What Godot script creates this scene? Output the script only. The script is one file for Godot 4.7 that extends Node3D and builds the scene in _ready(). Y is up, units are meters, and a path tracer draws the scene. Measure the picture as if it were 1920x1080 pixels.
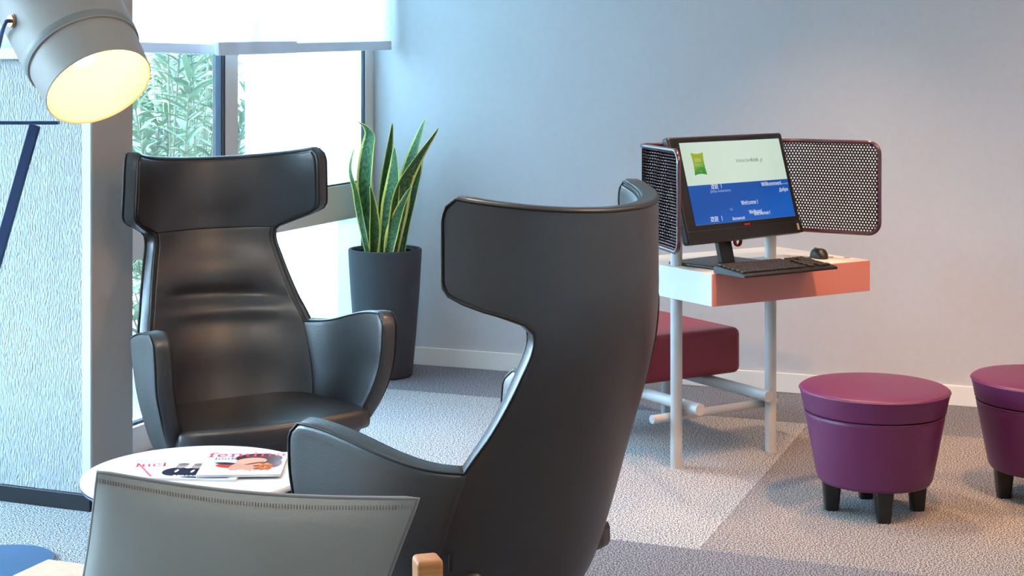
extends Node3D
# A hotel lounge corner: room axes are x along the back wall, z along the window wall towards the viewer, corner at the origin.

class MB:
	var v := PackedVector3Array()
	var n := PackedVector3Array()
	var t := PackedVector2Array()
	var ix := PackedInt32Array()
	func add(p: Vector3, uv := Vector2.ZERO, nn := Vector3.ZERO) -> int:
		v.append(p); n.append(nn); t.append(uv)
		return v.size() - 1
	func tri(a: int, b: int, c: int) -> void:
		ix.append(a); ix.append(b); ix.append(c)
	func quad(a: int, b: int, c: int, d: int) -> void:
		tri(a, b, c); tri(a, c, d)
	func grid(rows: Array, wrap := false, uvs := Vector2.ONE) -> void:
		var first := v.size()
		var nu: int = rows[0].size()
		for j in rows.size():
			for i in nu:
				add(rows[j][i], Vector2(uvs.x * i / float(maxi(nu - 1, 1)), uvs.y * j / float(maxi(rows.size() - 1, 1))))
		for j in rows.size() - 1:
			if (rows[j][0] as Vector3).is_equal_approx(rows[j + 1][0]) and (rows[j][nu / 2] as Vector3).is_equal_approx(rows[j + 1][nu / 2]):
				continue
			for i in (nu if wrap else nu - 1):
				var i2 := (i + 1) % nu
				quad(first + j * nu + i, first + j * nu + i2, first + (j + 1) * nu + i2, first + (j + 1) * nu + i)
	func box(c: Vector3, size: Vector3, r := 0.004, b := Basis.IDENTITY) -> void:
		var h := size / 2.0
		r = minf(r, minf(h.x, minf(h.y, h.z)) * 0.98)
		var axes := [Vector3.RIGHT, Vector3.UP, Vector3.BACK]
		for f in 6:
			var k := f % 3
			var sgn := 1.0 if f < 3 else -1.0
			var a := (k + 1) % 3
			var bb := (k + 2) % 3
			var rows := []
			var la := [-h[a], -h[a] + r * 0.42, -h[a] + r, h[a] - r, h[a] - r * 0.42, h[a]]
			var lb := [-h[bb], -h[bb] + r * 0.42, -h[bb] + r, h[bb] - r, h[bb] - r * 0.42, h[bb]]
			var first := v.size()
			for j in 6:
				for i in 6:
					var p := Vector3.ZERO
					p[k] = h[k] * sgn
					p[a] = la[i]
					p[bb] = lb[j]
					var inner := p.clamp(-h + Vector3.ONE * r, h - Vector3.ONE * r)
					var nn: Vector3 = (p - inner).normalized()
					if nn == Vector3.ZERO:
						nn = axes[k] * sgn
					add(c + b * (inner + nn * r), Vector2(p[a] + 0.5, p[bb] + 0.5), b * nn)
			for j in 5:
				for i in 5:
					var q := first + j * 6 + i
					if sgn > 0.0: quad(q, q + 1, q + 7, q + 6)
					else: quad(q, q + 6, q + 7, q + 1)
	func tube(path: Array, r: float, seg := 12, closed := false, caps := true) -> void:
		var m := path.size()
		var prev := Vector3.ZERO
		var rings := []
		var first := v.size()
		for k in m:
			var pa: Vector3 = path[(k - 1 + m) % m] if (closed or k > 0) else path[k]
			var pb: Vector3 = path[(k + 1) % m] if (closed or k < m - 1) else path[k]
			var tg := (pb - pa).normalized()
			if prev == Vector3.ZERO:
				prev = tg.cross(Vector3.UP if absf(tg.y) < 0.9 else Vector3.RIGHT).normalized()
			prev = (prev - tg * prev.dot(tg)).normalized()
			var bn := tg.cross(prev)
			for s in seg:
				var ang := TAU * s / seg
				var d := prev * cos(ang) + bn * sin(ang)
				add(path[k] + d * r, Vector2(float(s) / seg, float(k) / m), d)
		for k in (m if closed else m - 1):
			var k2 := (k + 1) % m
			for s in seg:
				var s2 := (s + 1) % seg
				quad(first + k * seg + s, first + k * seg + s2, first + k2 * seg + s2, first + k2 * seg + s)
		if not closed and caps:
			for e in 2:
				var base := first + (m - 1) * seg * e
				var tg2: Vector3 = (path[m - 1] - path[m - 2]).normalized() if e else (path[0] - path[1]).normalized()
				var c := add(path[(m - 1) * e], Vector2.ZERO, tg2)
				var ring := []
				for s in seg:
					ring.append(add(v[base + s], Vector2.ZERO, tg2))
				for s in seg:
					if e: tri(c, ring[s], ring[(s + 1) % seg])
					else: tri(c, ring[(s + 1) % seg], ring[s])
	func lathe(prof: Array, seg := 48, at := Vector3.ZERO, sq := 1.0) -> void:
		var rows := []
		for p in prof:
			var row := PackedVector3Array()
			for s in seg:
				var a := TAU * s / seg
				row.append(at + Vector3(p.x * cos(a), p.y, p.x * sin(a) * sq))
			rows.append(row)
		grid(rows, true)
	# a sheet with thickness: P[j][i] is its middle surface, tf/tb the reach to the front and to the back, r how far the rounded rim bulges out
	func slab(P: Array, tf: Callable, tb: Callable, r: float, uvs := Vector2.ONE, round := false) -> void:
		var nv := P.size()
		var nu: int = P[0].size()
		var N := []
		for j in nv:
			var row := PackedVector3Array()
			for i in nu:
				var du: Vector3 = P[j][mini(i + 1, nu - 1)] - P[j][maxi(i - 1, 0)]
				var dv: Vector3 = P[mini(j + 1, nv - 1)][i] - P[maxi(j - 1, 0)][i]
				row.append(du.cross(dv).normalized())
			N.append(row)
		var fr := []
		var bk := []
		for j in nv:
			var a := PackedVector3Array()
			var b := PackedVector3Array()
			for i in nu:
				var u := i / float(nu - 1)
				var w := j / float(nv - 1)
				a.append(P[j][i] + N[j][i] * float(tf.call(u, w)))
				b.append(P[j][i] - N[j][i] * float(tb.call(u, w)))
			fr.append(a)
			bk.append(b)
		var f0 := v.size()
		grid(fr, false, uvs)
		var b0 := v.size()
		for j in nv:
			for i in nu:
				add(bk[j][i], Vector2(uvs.x * i / float(nu - 1), uvs.y * j / float(nv - 1)))
		for j in nv - 1:
			for i in nu - 1:
				var q := b0 + j * nu + i
				quad(q, q + nu, q + nu + 1, q + 1)
		var loop := []
		for i in nu: loop.append(Vector2i(i, 0))
		for j in range(1, nv): loop.append(Vector2i(nu - 1, j))
		for i in range(nu - 2, -1, -1): loop.append(Vector2i(i, nv - 1))
		for j in range(nv - 2, 0, -1): loop.append(Vector2i(0, j))
		var m := loop.size()
		var steps := 7
		var rim := []
		for k in m:
			var g: Vector2i = loop[k]
			var g0: Vector2i = loop[(k - 1 + m) % m]
			var g1: Vector2i = loop[(k + 1) % m]
			var nn: Vector3 = N[g.y][g.x]
			var tg: Vector3 = (P[g1.y][g1.x] - P[g0.y][g0.x]).normalized()
			var out := tg.cross(nn).normalized()
			var a: Vector3 = fr[g.y][g.x]
			var b: Vector3 = bk[g.y][g.x]
			var th := a.distance_to(b)
			var ids := PackedInt32Array()
			ids.append(f0 + g.y * nu + g.x)
			var pts := [[r * 0.3 / maxf(th, 1e-5), 0.7], [minf(r / maxf(th, 1e-5), 0.42), 1.0], [0.5, 1.0], [1.0 - minf(r / maxf(th, 1e-5), 0.42), 1.0], [1.0 - r * 0.3 / maxf(th, 1e-5), 0.7]]
			if round:
				pts = [[0.067, 0.5], [0.25, 0.866], [0.5, 1.0], [0.75, 0.866], [0.933, 0.5]]
			for q in pts:
				ids.append(add(a.lerp(b, clampf(q[0], 0.0, 1.0)) + out * r * float(q[1]), Vector2(uvs.x * g.x / float(nu - 1), uvs.y * g.y / float(nv - 1))))
			ids.append(b0 + g.y * nu + g.x)
			rim.append(ids)
		for k in m:
			var A: PackedInt32Array = rim[k]
			var B: PackedInt32Array = rim[(k + 1) % m]
			for s in steps - 1:
				quad(A[s], A[s + 1], B[s + 1], B[s])
	func build() -> ArrayMesh:
		var vol := 0.0
		for k in range(0, ix.size(), 3):
			vol += v[ix[k]].dot(v[ix[k + 1]].cross(v[ix[k + 2]]))
		var acc := PackedVector3Array()
		acc.resize(v.size())
		var sg := 1.0 if vol >= 0.0 else -1.0
		for k in range(0, ix.size(), 3):
			var fn := (v[ix[k + 1]] - v[ix[k]]).cross(v[ix[k + 2]] - v[ix[k]]) * sg
			for q in 3:
				acc[ix[k + q]] += fn
		for k in v.size():
			if n[k] == Vector3.ZERO:
				n[k] = acc[k].normalized() if acc[k].length_squared() > 1e-20 else Vector3.UP
		var out := PackedInt32Array()
		for k in range(0, ix.size(), 3):   # Godot's front faces run clockwise
			out.append(ix[k])
			if sg > 0.0:
				out.append(ix[k + 2]); out.append(ix[k + 1])
			else:
				out.append(ix[k + 1]); out.append(ix[k + 2])
		var arr := []
		arr.resize(Mesh.ARRAY_MAX)
		arr[Mesh.ARRAY_VERTEX] = v
		arr[Mesh.ARRAY_NORMAL] = n
		arr[Mesh.ARRAY_TEX_UV] = t
		arr[Mesh.ARRAY_INDEX] = out
		var me := ArrayMesh.new()
		me.add_surface_from_arrays(Mesh.PRIMITIVE_TRIANGLES, arr)
		return me

# ---------------------------------------------------------------- helpers
var M := {}

func numbered(called: String) -> String:
	if not has_node(NodePath(called)): return called
	var k := 1
	while has_node(NodePath("%s_%03d" % [called, k])): k += 1
	return "%s_%03d" % [called, k]

func tag(o: Node, label: String, category := "", group := "", kind := "") -> void:
	if label: o.set_meta("label", label)
	if category: o.set_meta("category", category)
	if group: o.set_meta("group", group)
	if kind: o.set_meta("kind", kind)

func thing(called: String, label: String, category: String, at := Vector3.ZERO, turn := 0.0, group := "") -> Node3D:
	var o := Node3D.new()
	o.name = numbered(called)
	add_child(o)
	o.position = at
	o.rotation.y = deg_to_rad(turn)
	tag(o, label, category, group)
	return o

func obj(called: String, mb, m: Material, parent: Node = null, label := "") -> MeshInstance3D:
	var o := MeshInstance3D.new()
	o.name = called if parent else numbered(called)
	o.mesh = mb.build() if mb is MB else mb
	o.material_override = m
	(parent if parent else self).add_child(o, true)
	if label: o.set_meta("label", label)
	return o

func struct(called: String, mb, m: Material, label: String, parent: Node = null) -> MeshInstance3D:
	var o := obj(called, mb, m, parent)
	if not parent: tag(o, label, "", "", "structure")
	return o

func bx(c: Vector3, s: Vector3, r := 0.004, b := Basis.IDENTITY) -> MB:
	var m := MB.new()
	m.box(c, s, r, b)
	return m

func span(a: Vector3, b: Vector3, r := 0.003) -> MB:   # a box from corner to corner
	return bx((a + b) / 2.0, (b - a).abs(), r)

func pipe(path: Array, r: float, seg := 12, closed := false) -> MB:
	var m := MB.new()
	m.tube(path, r, seg, closed)
	return m

func turned(prof: Array, seg := 48) -> MB:
	var m := MB.new()
	m.lathe(prof, seg)
	return m

func tab(a: Array, x: float) -> float:   # smooth table look-up, a = [[x, y], ...] with x rising
	var n := a.size()
	if x <= a[0][0]: return a[0][1]
	if x >= a[n - 1][0]: return a[n - 1][1]
	for k in n - 1:
		if x <= a[k + 1][0]:
			var h: float = a[k + 1][0] - a[k][0]
			var u: float = (x - a[k][0]) / h
			var d: float = (a[k + 1][1] - a[k][1]) / h
			var d0: float = d if k == 0 else (a[k][1] - a[k - 1][1]) / (a[k][0] - a[k - 1][0])
			var d1: float = d if k == n - 2 else (a[k + 2][1] - a[k + 1][1]) / (a[k + 2][0] - a[k + 1][0])
			var m0 := 0.0 if d0 * d <= 0.0 else 2.0 * d0 * d / (d0 + d)
			var m1 := 0.0 if d1 * d <= 0.0 else 2.0 * d1 * d / (d1 + d)
			var u2 := u * u
			var u3 := u2 * u
			return (2 * u3 - 3 * u2 + 1) * float(a[k][1]) + (u3 - 2 * u2 + u) * h * m0 + (3 * u2 - 2 * u3) * float(a[k + 1][1]) + (u3 - u2) * h * m1
	return a[n - 1][1]

func bez(a: Vector3, b: Vector3, c: Vector3, d: Vector3, t: float) -> Vector3:
	return a.bezier_interpolate(b, c, d, t)

func curve(pts: Array, steps := 8) -> Array:   # a smooth path through points
	var out := []
	var n := pts.size()
	for k in n - 1:
		for s in steps:
			out.append((pts[k] as Vector3).cubic_interpolate(pts[k + 1], pts[maxi(k - 1, 0)], pts[mini(k + 2, n - 1)], s / float(steps)))
	out.append(pts[n - 1])
	return out

func mat(called: String, c: Color, rough := 0.6, metal := 0.0) -> StandardMaterial3D:
	var m := StandardMaterial3D.new()
	m.resource_name = called
	m.albedo_color = c
	m.roughness = rough
	m.metallic = metal
	M[called] = m
	return m

func noise_tex(sd: int, freq: float, lo: Color, hi: Color, oct := 3, size := 512, cut := 0.0) -> NoiseTexture2D:
	var f := FastNoiseLite.new()
	f.seed = sd
	f.noise_type = FastNoiseLite.TYPE_SIMPLEX
	f.frequency = freq
	f.fractal_octaves = oct
	var g := Gradient.new()
	g.set_color(0, lo)
	g.set_color(1, hi)
	g.set_offset(0, cut)
	g.set_offset(1, 1.0 - cut)
	var t := NoiseTexture2D.new()
	t.width = size
	t.height = size
	t.seamless = true
	t.noise = f
	t.color_ramp = g
	return t

func tri_map(m: StandardMaterial3D, s: Vector3, world := true) -> void:
	m.uv1_triplanar = true
	m.uv1_world_triplanar = world
	m.uv1_scale = s

func relief(m: StandardMaterial3D, t: Texture2D, cm: float) -> void:
	m.heightmap_enabled = true
	m.heightmap_texture = t
	m.heightmap_scale = cm

func text(s: String, size: float, m: Material, parent: Node, at: Vector3, called := "lettering", face := "Droid Sans", thick := 0.0004) -> MeshInstance3D:
	var t := TextMesh.new()
	var f := SystemFont.new()
	f.font_names = PackedStringArray([face])
	t.font = f
	t.text = s
	t.font_size = 32
	t.pixel_size = size / 32.0
	t.depth = thick
	t.curve_step = 1.0
	var o := obj(called, t, m, parent)
	o.position = at
	return o

func materials() -> void:
	var m := mat("back wall cloth", Color(0.76, 0.76, 0.77), 0.85)
	m.albedo_texture = noise_tex(1, 0.02, Color(0.985, 0.985, 0.985), Color(1, 1, 1), 4)
	relief(m, noise_tex(2, 0.25, Color.BLACK, Color.WHITE, 2), 0.06)
	tri_map(m, Vector3(1.6, 1.6, 1.6))
	m = mat("textured plaster", Color(0.64, 0.65, 0.645), 0.8)
	relief(m, noise_tex(3, 0.05, Color.BLACK, Color.WHITE, 4), 0.55)
	tri_map(m, Vector3(4.2, 1.3, 4.2))
	mat("smooth plaster", Color(0.76, 0.77, 0.77), 0.7)
	mat("pillar paint", Color(0.66, 0.60, 0.56), 0.6)
	mat("ceiling paint", Color(0.9, 0.9, 0.88), 0.9)
	mat("white lacquer", Color(0.9, 0.9, 0.88), 0.35)
	mat("black skirting", Color(0.045, 0.045, 0.06), 0.4)
	for k in 3:
		m = mat(["carpet light", "carpet dark", "carpet warm"][k], [Color(0.83, 0.83, 0.83), Color(0.60, 0.60, 0.63), Color(0.70, 0.68, 0.67)][k], 0.95)
		m.albedo_texture = noise_tex(11 + k, 0.20, Color(0.34, 0.34, 0.34), Color(1, 1, 1), 1, 1024, 0.40)
		tri_map(m, Vector3.ONE * 0.68)
	m = mat("window frame metal", Color(0.84, 0.81, 0.78), 0.5)
	mat("window gasket", Color(0.07, 0.13, 0.19), 0.35)
	m = mat("window glass", Color(0.9, 1.0, 0.97, 0.05), 0.03)
	m.transparency = BaseMaterial3D.TRANSPARENCY_ALPHA
	m = mat("frosted film", Color(0.90, 0.97, 0.97, 0.60), 0.9)
	m.transparency = BaseMaterial3D.TRANSPARENCY_ALPHA
	m.backlight_enabled = true
	m.backlight = Color(0.95, 1.0, 1.0)
	m = mat("blind cloth", Color(0.95, 0.95, 0.95), 0.9)
	m.backlight_enabled = true
	m.backlight = Color(1.24, 1.26, 1.26)
	m = mat("blind bar", Color(0.86, 0.87, 0.89), 0.6)
	m.backlight_enabled = true
	m.backlight = Color(0.6, 0.6, 0.62)
	var grain := noise_tex(31, 0.12, Color.BLACK, Color.WHITE, 3)
	m = mat("charcoal leather", Color(0.13, 0.115, 0.11), 0.38)
	m.metallic_specular = 0.7
	relief(m, grain, 0.03)
	tri_map(m, Vector3.ONE * 3.0, false)
	mat("charcoal piping", Color(0.06, 0.058, 0.06), 0.5)
	mat("brushed steel", Color(0.6, 0.6, 0.62), 0.35, 0.9)
	mat("table white", Color(0.93, 0.94, 0.94), 0.3)
	mat("table edge", Color(0.12, 0.13, 0.25), 0.4)
	mat("planter charcoal", Color(0.20, 0.205, 0.22), 0.6)
	m = mat("bark chips", Color(0.42, 0.24, 0.16), 0.95)
	m.albedo_texture = noise_tex(41, 0.09, Color(0.35, 0.3, 0.3), Color(1, 1, 1), 2)
	tri_map(m, Vector3.ONE * 4.0, false)
	m = mat("plum leather", Color(0.345, 0.10, 0.265), 0.42)
	relief(m, grain, 0.02)
	tri_map(m, Vector3.ONE * 3.0, false)
	m = mat("burgundy leather", Color(0.50, 0.15, 0.20), 0.42)
	relief(m, grain, 0.02)
	tri_map(m, Vector3.ONE * 3.0, false)
	mat("black wood", Color(0.03, 0.03, 0.032), 0.4)
	mat("desk white", Color(0.75, 0.76, 0.75), 0.4)
	mat("desk salmon", Color(0.74, 0.47, 0.42), 0.45)
	mat("tube white", Color(0.72, 0.73, 0.73), 0.35)
	m = mat("burgundy enamel", Color(0.24, 0.07, 0.11), 0.22)
	m.clearcoat_enabled = true
	m.clearcoat = 1.0
	m.clearcoat_roughness = 0.15
	mat("black plastic", Color(0.05, 0.043, 0.045), 0.35)
	mat("key plastic", Color(0.15, 0.135, 0.12), 0.3)
	mat("grey plastic", Color(0.5, 0.5, 0.5), 0.5)
	mat("red badge", Color(0.6, 0.06, 0.05), 0.4)
	m = mat("taupe fabric", Color(0.53, 0.52, 0.495), 0.8)
	relief(m, noise_tex(51, 0.2, Color.BLACK, Color.WHITE, 2), 0.05)
	tri_map(m, Vector3.ONE * 4.0, false)
	mat("taupe seam", Color(0.44, 0.42, 0.42), 0.85)
	m = mat("beech wood", Color(0.78, 0.52, 0.30), 0.5)
	m.albedo_texture = noise_tex(61, 0.02, Color(0.82, 0.78, 0.74), Color(1, 1, 1), 4)
	tri_map(m, Vector3(2, 12, 2), false)
	m = mat("pale wood", Color(0.86, 0.76, 0.66), 0.5)
	m.albedo_texture = noise_tex(62, 0.02, Color(0.9, 0.88, 0.85), Color(1, 1, 1), 4)
	tri_map(m, Vector3(2, 6, 12), false)
	mat("lamp grey", Color(0.50, 0.47, 0.445), 0.6)
	mat("lamp ring", Color(0.40, 0.40, 0.385), 0.5)
	mat("lamp inside", Color(0.95, 0.86, 0.66), 0.6)
	mat("navy steel", Color(0.12, 0.21, 0.36), 0.4)
	mat("blue steel plate", Color(0.24, 0.37, 0.50), 0.5)
	mat("brass", Color(0.85, 0.6, 0.35), 0.3, 0.9)
	mat("oleander leaf", Color(0.34, 0.42, 0.25), 0.5)
	M["oleander leaf"].backlight_enabled = true
	M["oleander leaf"].backlight = Color(0.25, 0.32, 0.2)
	mat("oleander stem", Color(0.45, 0.42, 0.32), 0.8)
	mat("garden render", Color(0.88, 0.90, 0.88), 0.9)
	mat("garden paving", Color(0.66, 0.66, 0.62), 0.9)
	m = mat("snake leaf", Color(1, 1, 1), 0.38)
	var im := Image.create(32, 256, false, Image.FORMAT_RGB8)
	var f := FastNoiseLite.new()
	f.seed = 7
	f.frequency = 0.05
	for y in 256:
		for x in 32:
			var u := absf(x - 15.5) / 15.5
			var band := 0.5 + 0.5 * sin(y * 0.42 + 2.5 * f.get_noise_2d(x * 1.5, y * 0.6) * 3.0)
			var c := Color(0.13, 0.27, 0.13).lerp(Color(0.36, 0.52, 0.30), band * 0.65)
			if u > 0.83 + 0.06 * f.get_noise_2d(x * 3.0, y * 2.0):
				c = Color(0.86, 0.84, 0.42)
			im.set_pixel(x, y, c)
	m.albedo_texture = ImageTexture.create_from_image(im)
	m = mat("bulb glow", Color(1, 0.9, 0.7), 0.5)
	m.emission_enabled = true
	m.emission = Color(1.0, 0.84, 0.6)
	m.emission_energy_multiplier = 9.0
	m = mat("unseen lamp glow", Color(1, 0.95, 0.85), 0.5)
	m.emission_enabled = true
	m.emission = Color(1.0, 0.88, 0.72)
	m.emission_energy_multiplier = 4.0
	for c in [["print white", Color(0.93, 0.93, 0.93)], ["print red", Color(0.75, 0.07, 0.13)], ["print dark", Color(0.09, 0.09, 0.14)]]:
		mat(c[0], c[1], 0.4)
	for c in [["screen text", Color(0.95, 0.97, 1.0)], ["screen grey text", Color(0.25, 0.28, 0.28)], ["screen faint text", Color(0.52, 0.58, 0.56)], ["screen dim text", Color(0.6, 0.7, 0.9)]]:
		m = mat(c[0], Color(0.02, 0.02, 0.02), 0.5)
		m.emission_enabled = true
		m.emission = c[1]
		m.emission_energy_multiplier = 0.85

# ---------------------------------------------------------------- scene
func _ready() -> void:
	var cam := Camera3D.new()
	cam.name = "camera"
	cam.projection = Camera3D.PROJECTION_FRUSTUM
	cam.near = 0.05
	cam.far = 60.0
	cam.size = 0.05 * 1080.0 / 2900.0
	cam.frustum_offset = Vector2(0.0, -0.05 * 410.0 / 2900.0)
	cam.position = Vector3(3.571, 1.5, 7.158)
	cam.rotation.y = deg_to_rad(21.35)
	add_child(cam)
	cam.current = true
	var we := WorldEnvironment.new()
	we.name = "environment"
	var env := Environment.new()
	env.background_mode = Environment.BG_SKY
	var sky := Sky.new()
	var sm := ProceduralSkyMaterial.new()
	sm.sky_top_color = Color(0.66, 0.84, 1.0)
	sm.sky_horizon_color = Color(0.83, 0.95, 1.0)
	sm.ground_horizon_color = Color(0.75, 0.80, 0.82)
	sm.ground_bottom_color = Color(0.5, 0.52, 0.52)
	sm.sky_energy_multiplier = 5.4
	sm.ground_energy_multiplier = 1.2
	sky.sky_material = sm
	env.sky = sky
	env.tonemap_mode = Environment.TONE_MAPPER_LINEAR
	env.tonemap_exposure = 0.9
	env.sdfgi_enabled = true
	env.ssao_enabled = true
	env.ssil_enabled = true
	we.environment = env
	add_child(we)
	var sun := DirectionalLight3D.new()
	sun.name = "sun"
	sun.light_color = Color(1.0, 0.96, 0.88)
	sun.light_energy = 1.4
	sun.light_angular_distance = 1.0
	sun.shadow_enabled = true
	add_child(sun)
	sun.look_at_from_position(Vector3.ZERO, Vector3(-0.30, -0.75, 0.42), Vector3.UP)
	materials()
	# unseen ceiling spots lighting desk, stools and right wall: place, aim point, strength, colour, half cone
	downlight(Vector3(3.35, 2.75, 2.55), Vector3(2.62, 0.6, 1.35), 6.0, Color(1.0, 0.72, 0.48), 30.0, "unseen downlight aimed at the computer desk")
	downlight(Vector3(2.15, 2.75, 2.00), Vector3(2.35, 0.0, 1.95), 3.6, Color(1.0, 0.82, 0.66), 48.0, "unseen downlight in front of the computer desk")
	downlight(Vector3(4.3, 2.75, 1.4), Vector3(4.0, 0.0, 1.5), 4.0, Color(1.0, 0.70, 0.45), 68.0, "unseen downlight nearest the right wall, warming that side")
	downlight(Vector3(2.42, 2.75, 0.80), Vector3(2.42, 0.0, 0.95), 4.0, Color(1.0, 0.80, 0.62), 42.0, "unseen downlight above the bench seat by the back wall")
	fill_panel(Vector3(2.2, 2.75, 4.3), 2.4, Color(1.0, 0.97, 0.94), "added square fill light panel above the wing armchair seen from behind")
	fill_panel(Vector3(4.2, 2.75, 3.2), 4.4, Color(1.0, 0.82, 0.64), "added square fill light panel nearest the right wall")
	fill_panel(Vector3(3.0, 2.75, 6.6), 2.2, Color(1.0, 0.97, 0.94), "added square fill light panel above the viewer")
	room()
	window_bay()
	garden()
	wing_chair("wing_armchair", "charcoal leather wing armchair facing us beside the window", Vector3(0.831, 0, 2.621), 54.0)
	wing_chair("wing_armchair", "charcoal leather wing armchair seen from behind, left of the computer desk", Vector3(2.170, 0, 3.663), -107.5)
	coffee_table()
	potted_plant()
	desk()
	computer()
	stool(Vector3(2.802, 0, 1.800), "round plum leather stool standing whole in view right of the desk")
	stool(Vector3(3.339, 0, 1.429), "round plum leather stool cut off by the right edge of the photo")
	floor_lamp()
	lounge_chair()
	low_table()

func fill_panel(at: Vector3, e: float, c: Color, label: String) -> void:  # added fill light for the whole room, shaped as ceiling panels
	var o := thing("added_fill_panel", label, "ceiling light", at, 0.0, "added fill panels")
	var m := MB.new()
	for q in [[0.0, 0.295, 0.60, 0.02], [0.0, -0.295, 0.60, 0.02], [0.295, 0.0, 0.02, 0.60], [-0.295, 0.0, 0.02, 0.60]]:
		m.box(Vector3(q[0], -0.006, q[1]), Vector3(q[2], 0.012, q[3]), 0.002)
	obj("frame", m, M["white lacquer"], o)
	obj("diffuser", bx(Vector3(0, -0.003, 0), Vector3(0.57, 0.004, 0.57), 0.001), M["unseen lamp glow"], o)
	var l := AreaLight3D.new()
	l.name = "fill_light"
	l.area_size = Vector2(0.56, 0.56)
	l.light_color = c
	l.light_energy = e
	l.area_range = 12.0
	l.shadow_enabled = true
	add_child(l, true)
	l.transform = Transform3D(Basis(Vector3.RIGHT, -PI / 2), at + Vector3(0, -0.014, 0))

func downlight(at: Vector3, aim: Vector3, e: float, c: Color, cone: float, label: String) -> void:
	var o := thing("unseen_downlight", label, "downlight", at, 0.0, "unseen ceiling downlights")
	obj("trim_ring", turned([Vector2(0.035, 0.0), Vector2(0.055, 0.0), Vector2(0.06, -0.004), Vector2(0.055, -0.008), Vector2(0.045, -0.008), Vector2(0.035, 0.0)], 32), M["white lacquer"], o)
	obj("glowing_lens", turned([Vector2(0.0, -0.001), Vector2(0.034, -0.001), Vector2(0.034, -0.004), Vector2(0.0, -0.004)], 32), M["unseen lamp glow"], o)
	var l := SpotLight3D.new()
	l.name = "spot"
	l.light_color = c
	l.light_energy = e
	l.spot_angle = cone
	l.spot_angle_attenuation = 0.9
	l.spot_range = 12.0
	l.spot_attenuation = 2.0
	l.light_size = 0.04
	l.shadow_enabled = true
	add_child(l, true)
	l.look_at_from_position(at + Vector3(0, -0.02, 0), aim, Vector3.RIGHT)

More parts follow.
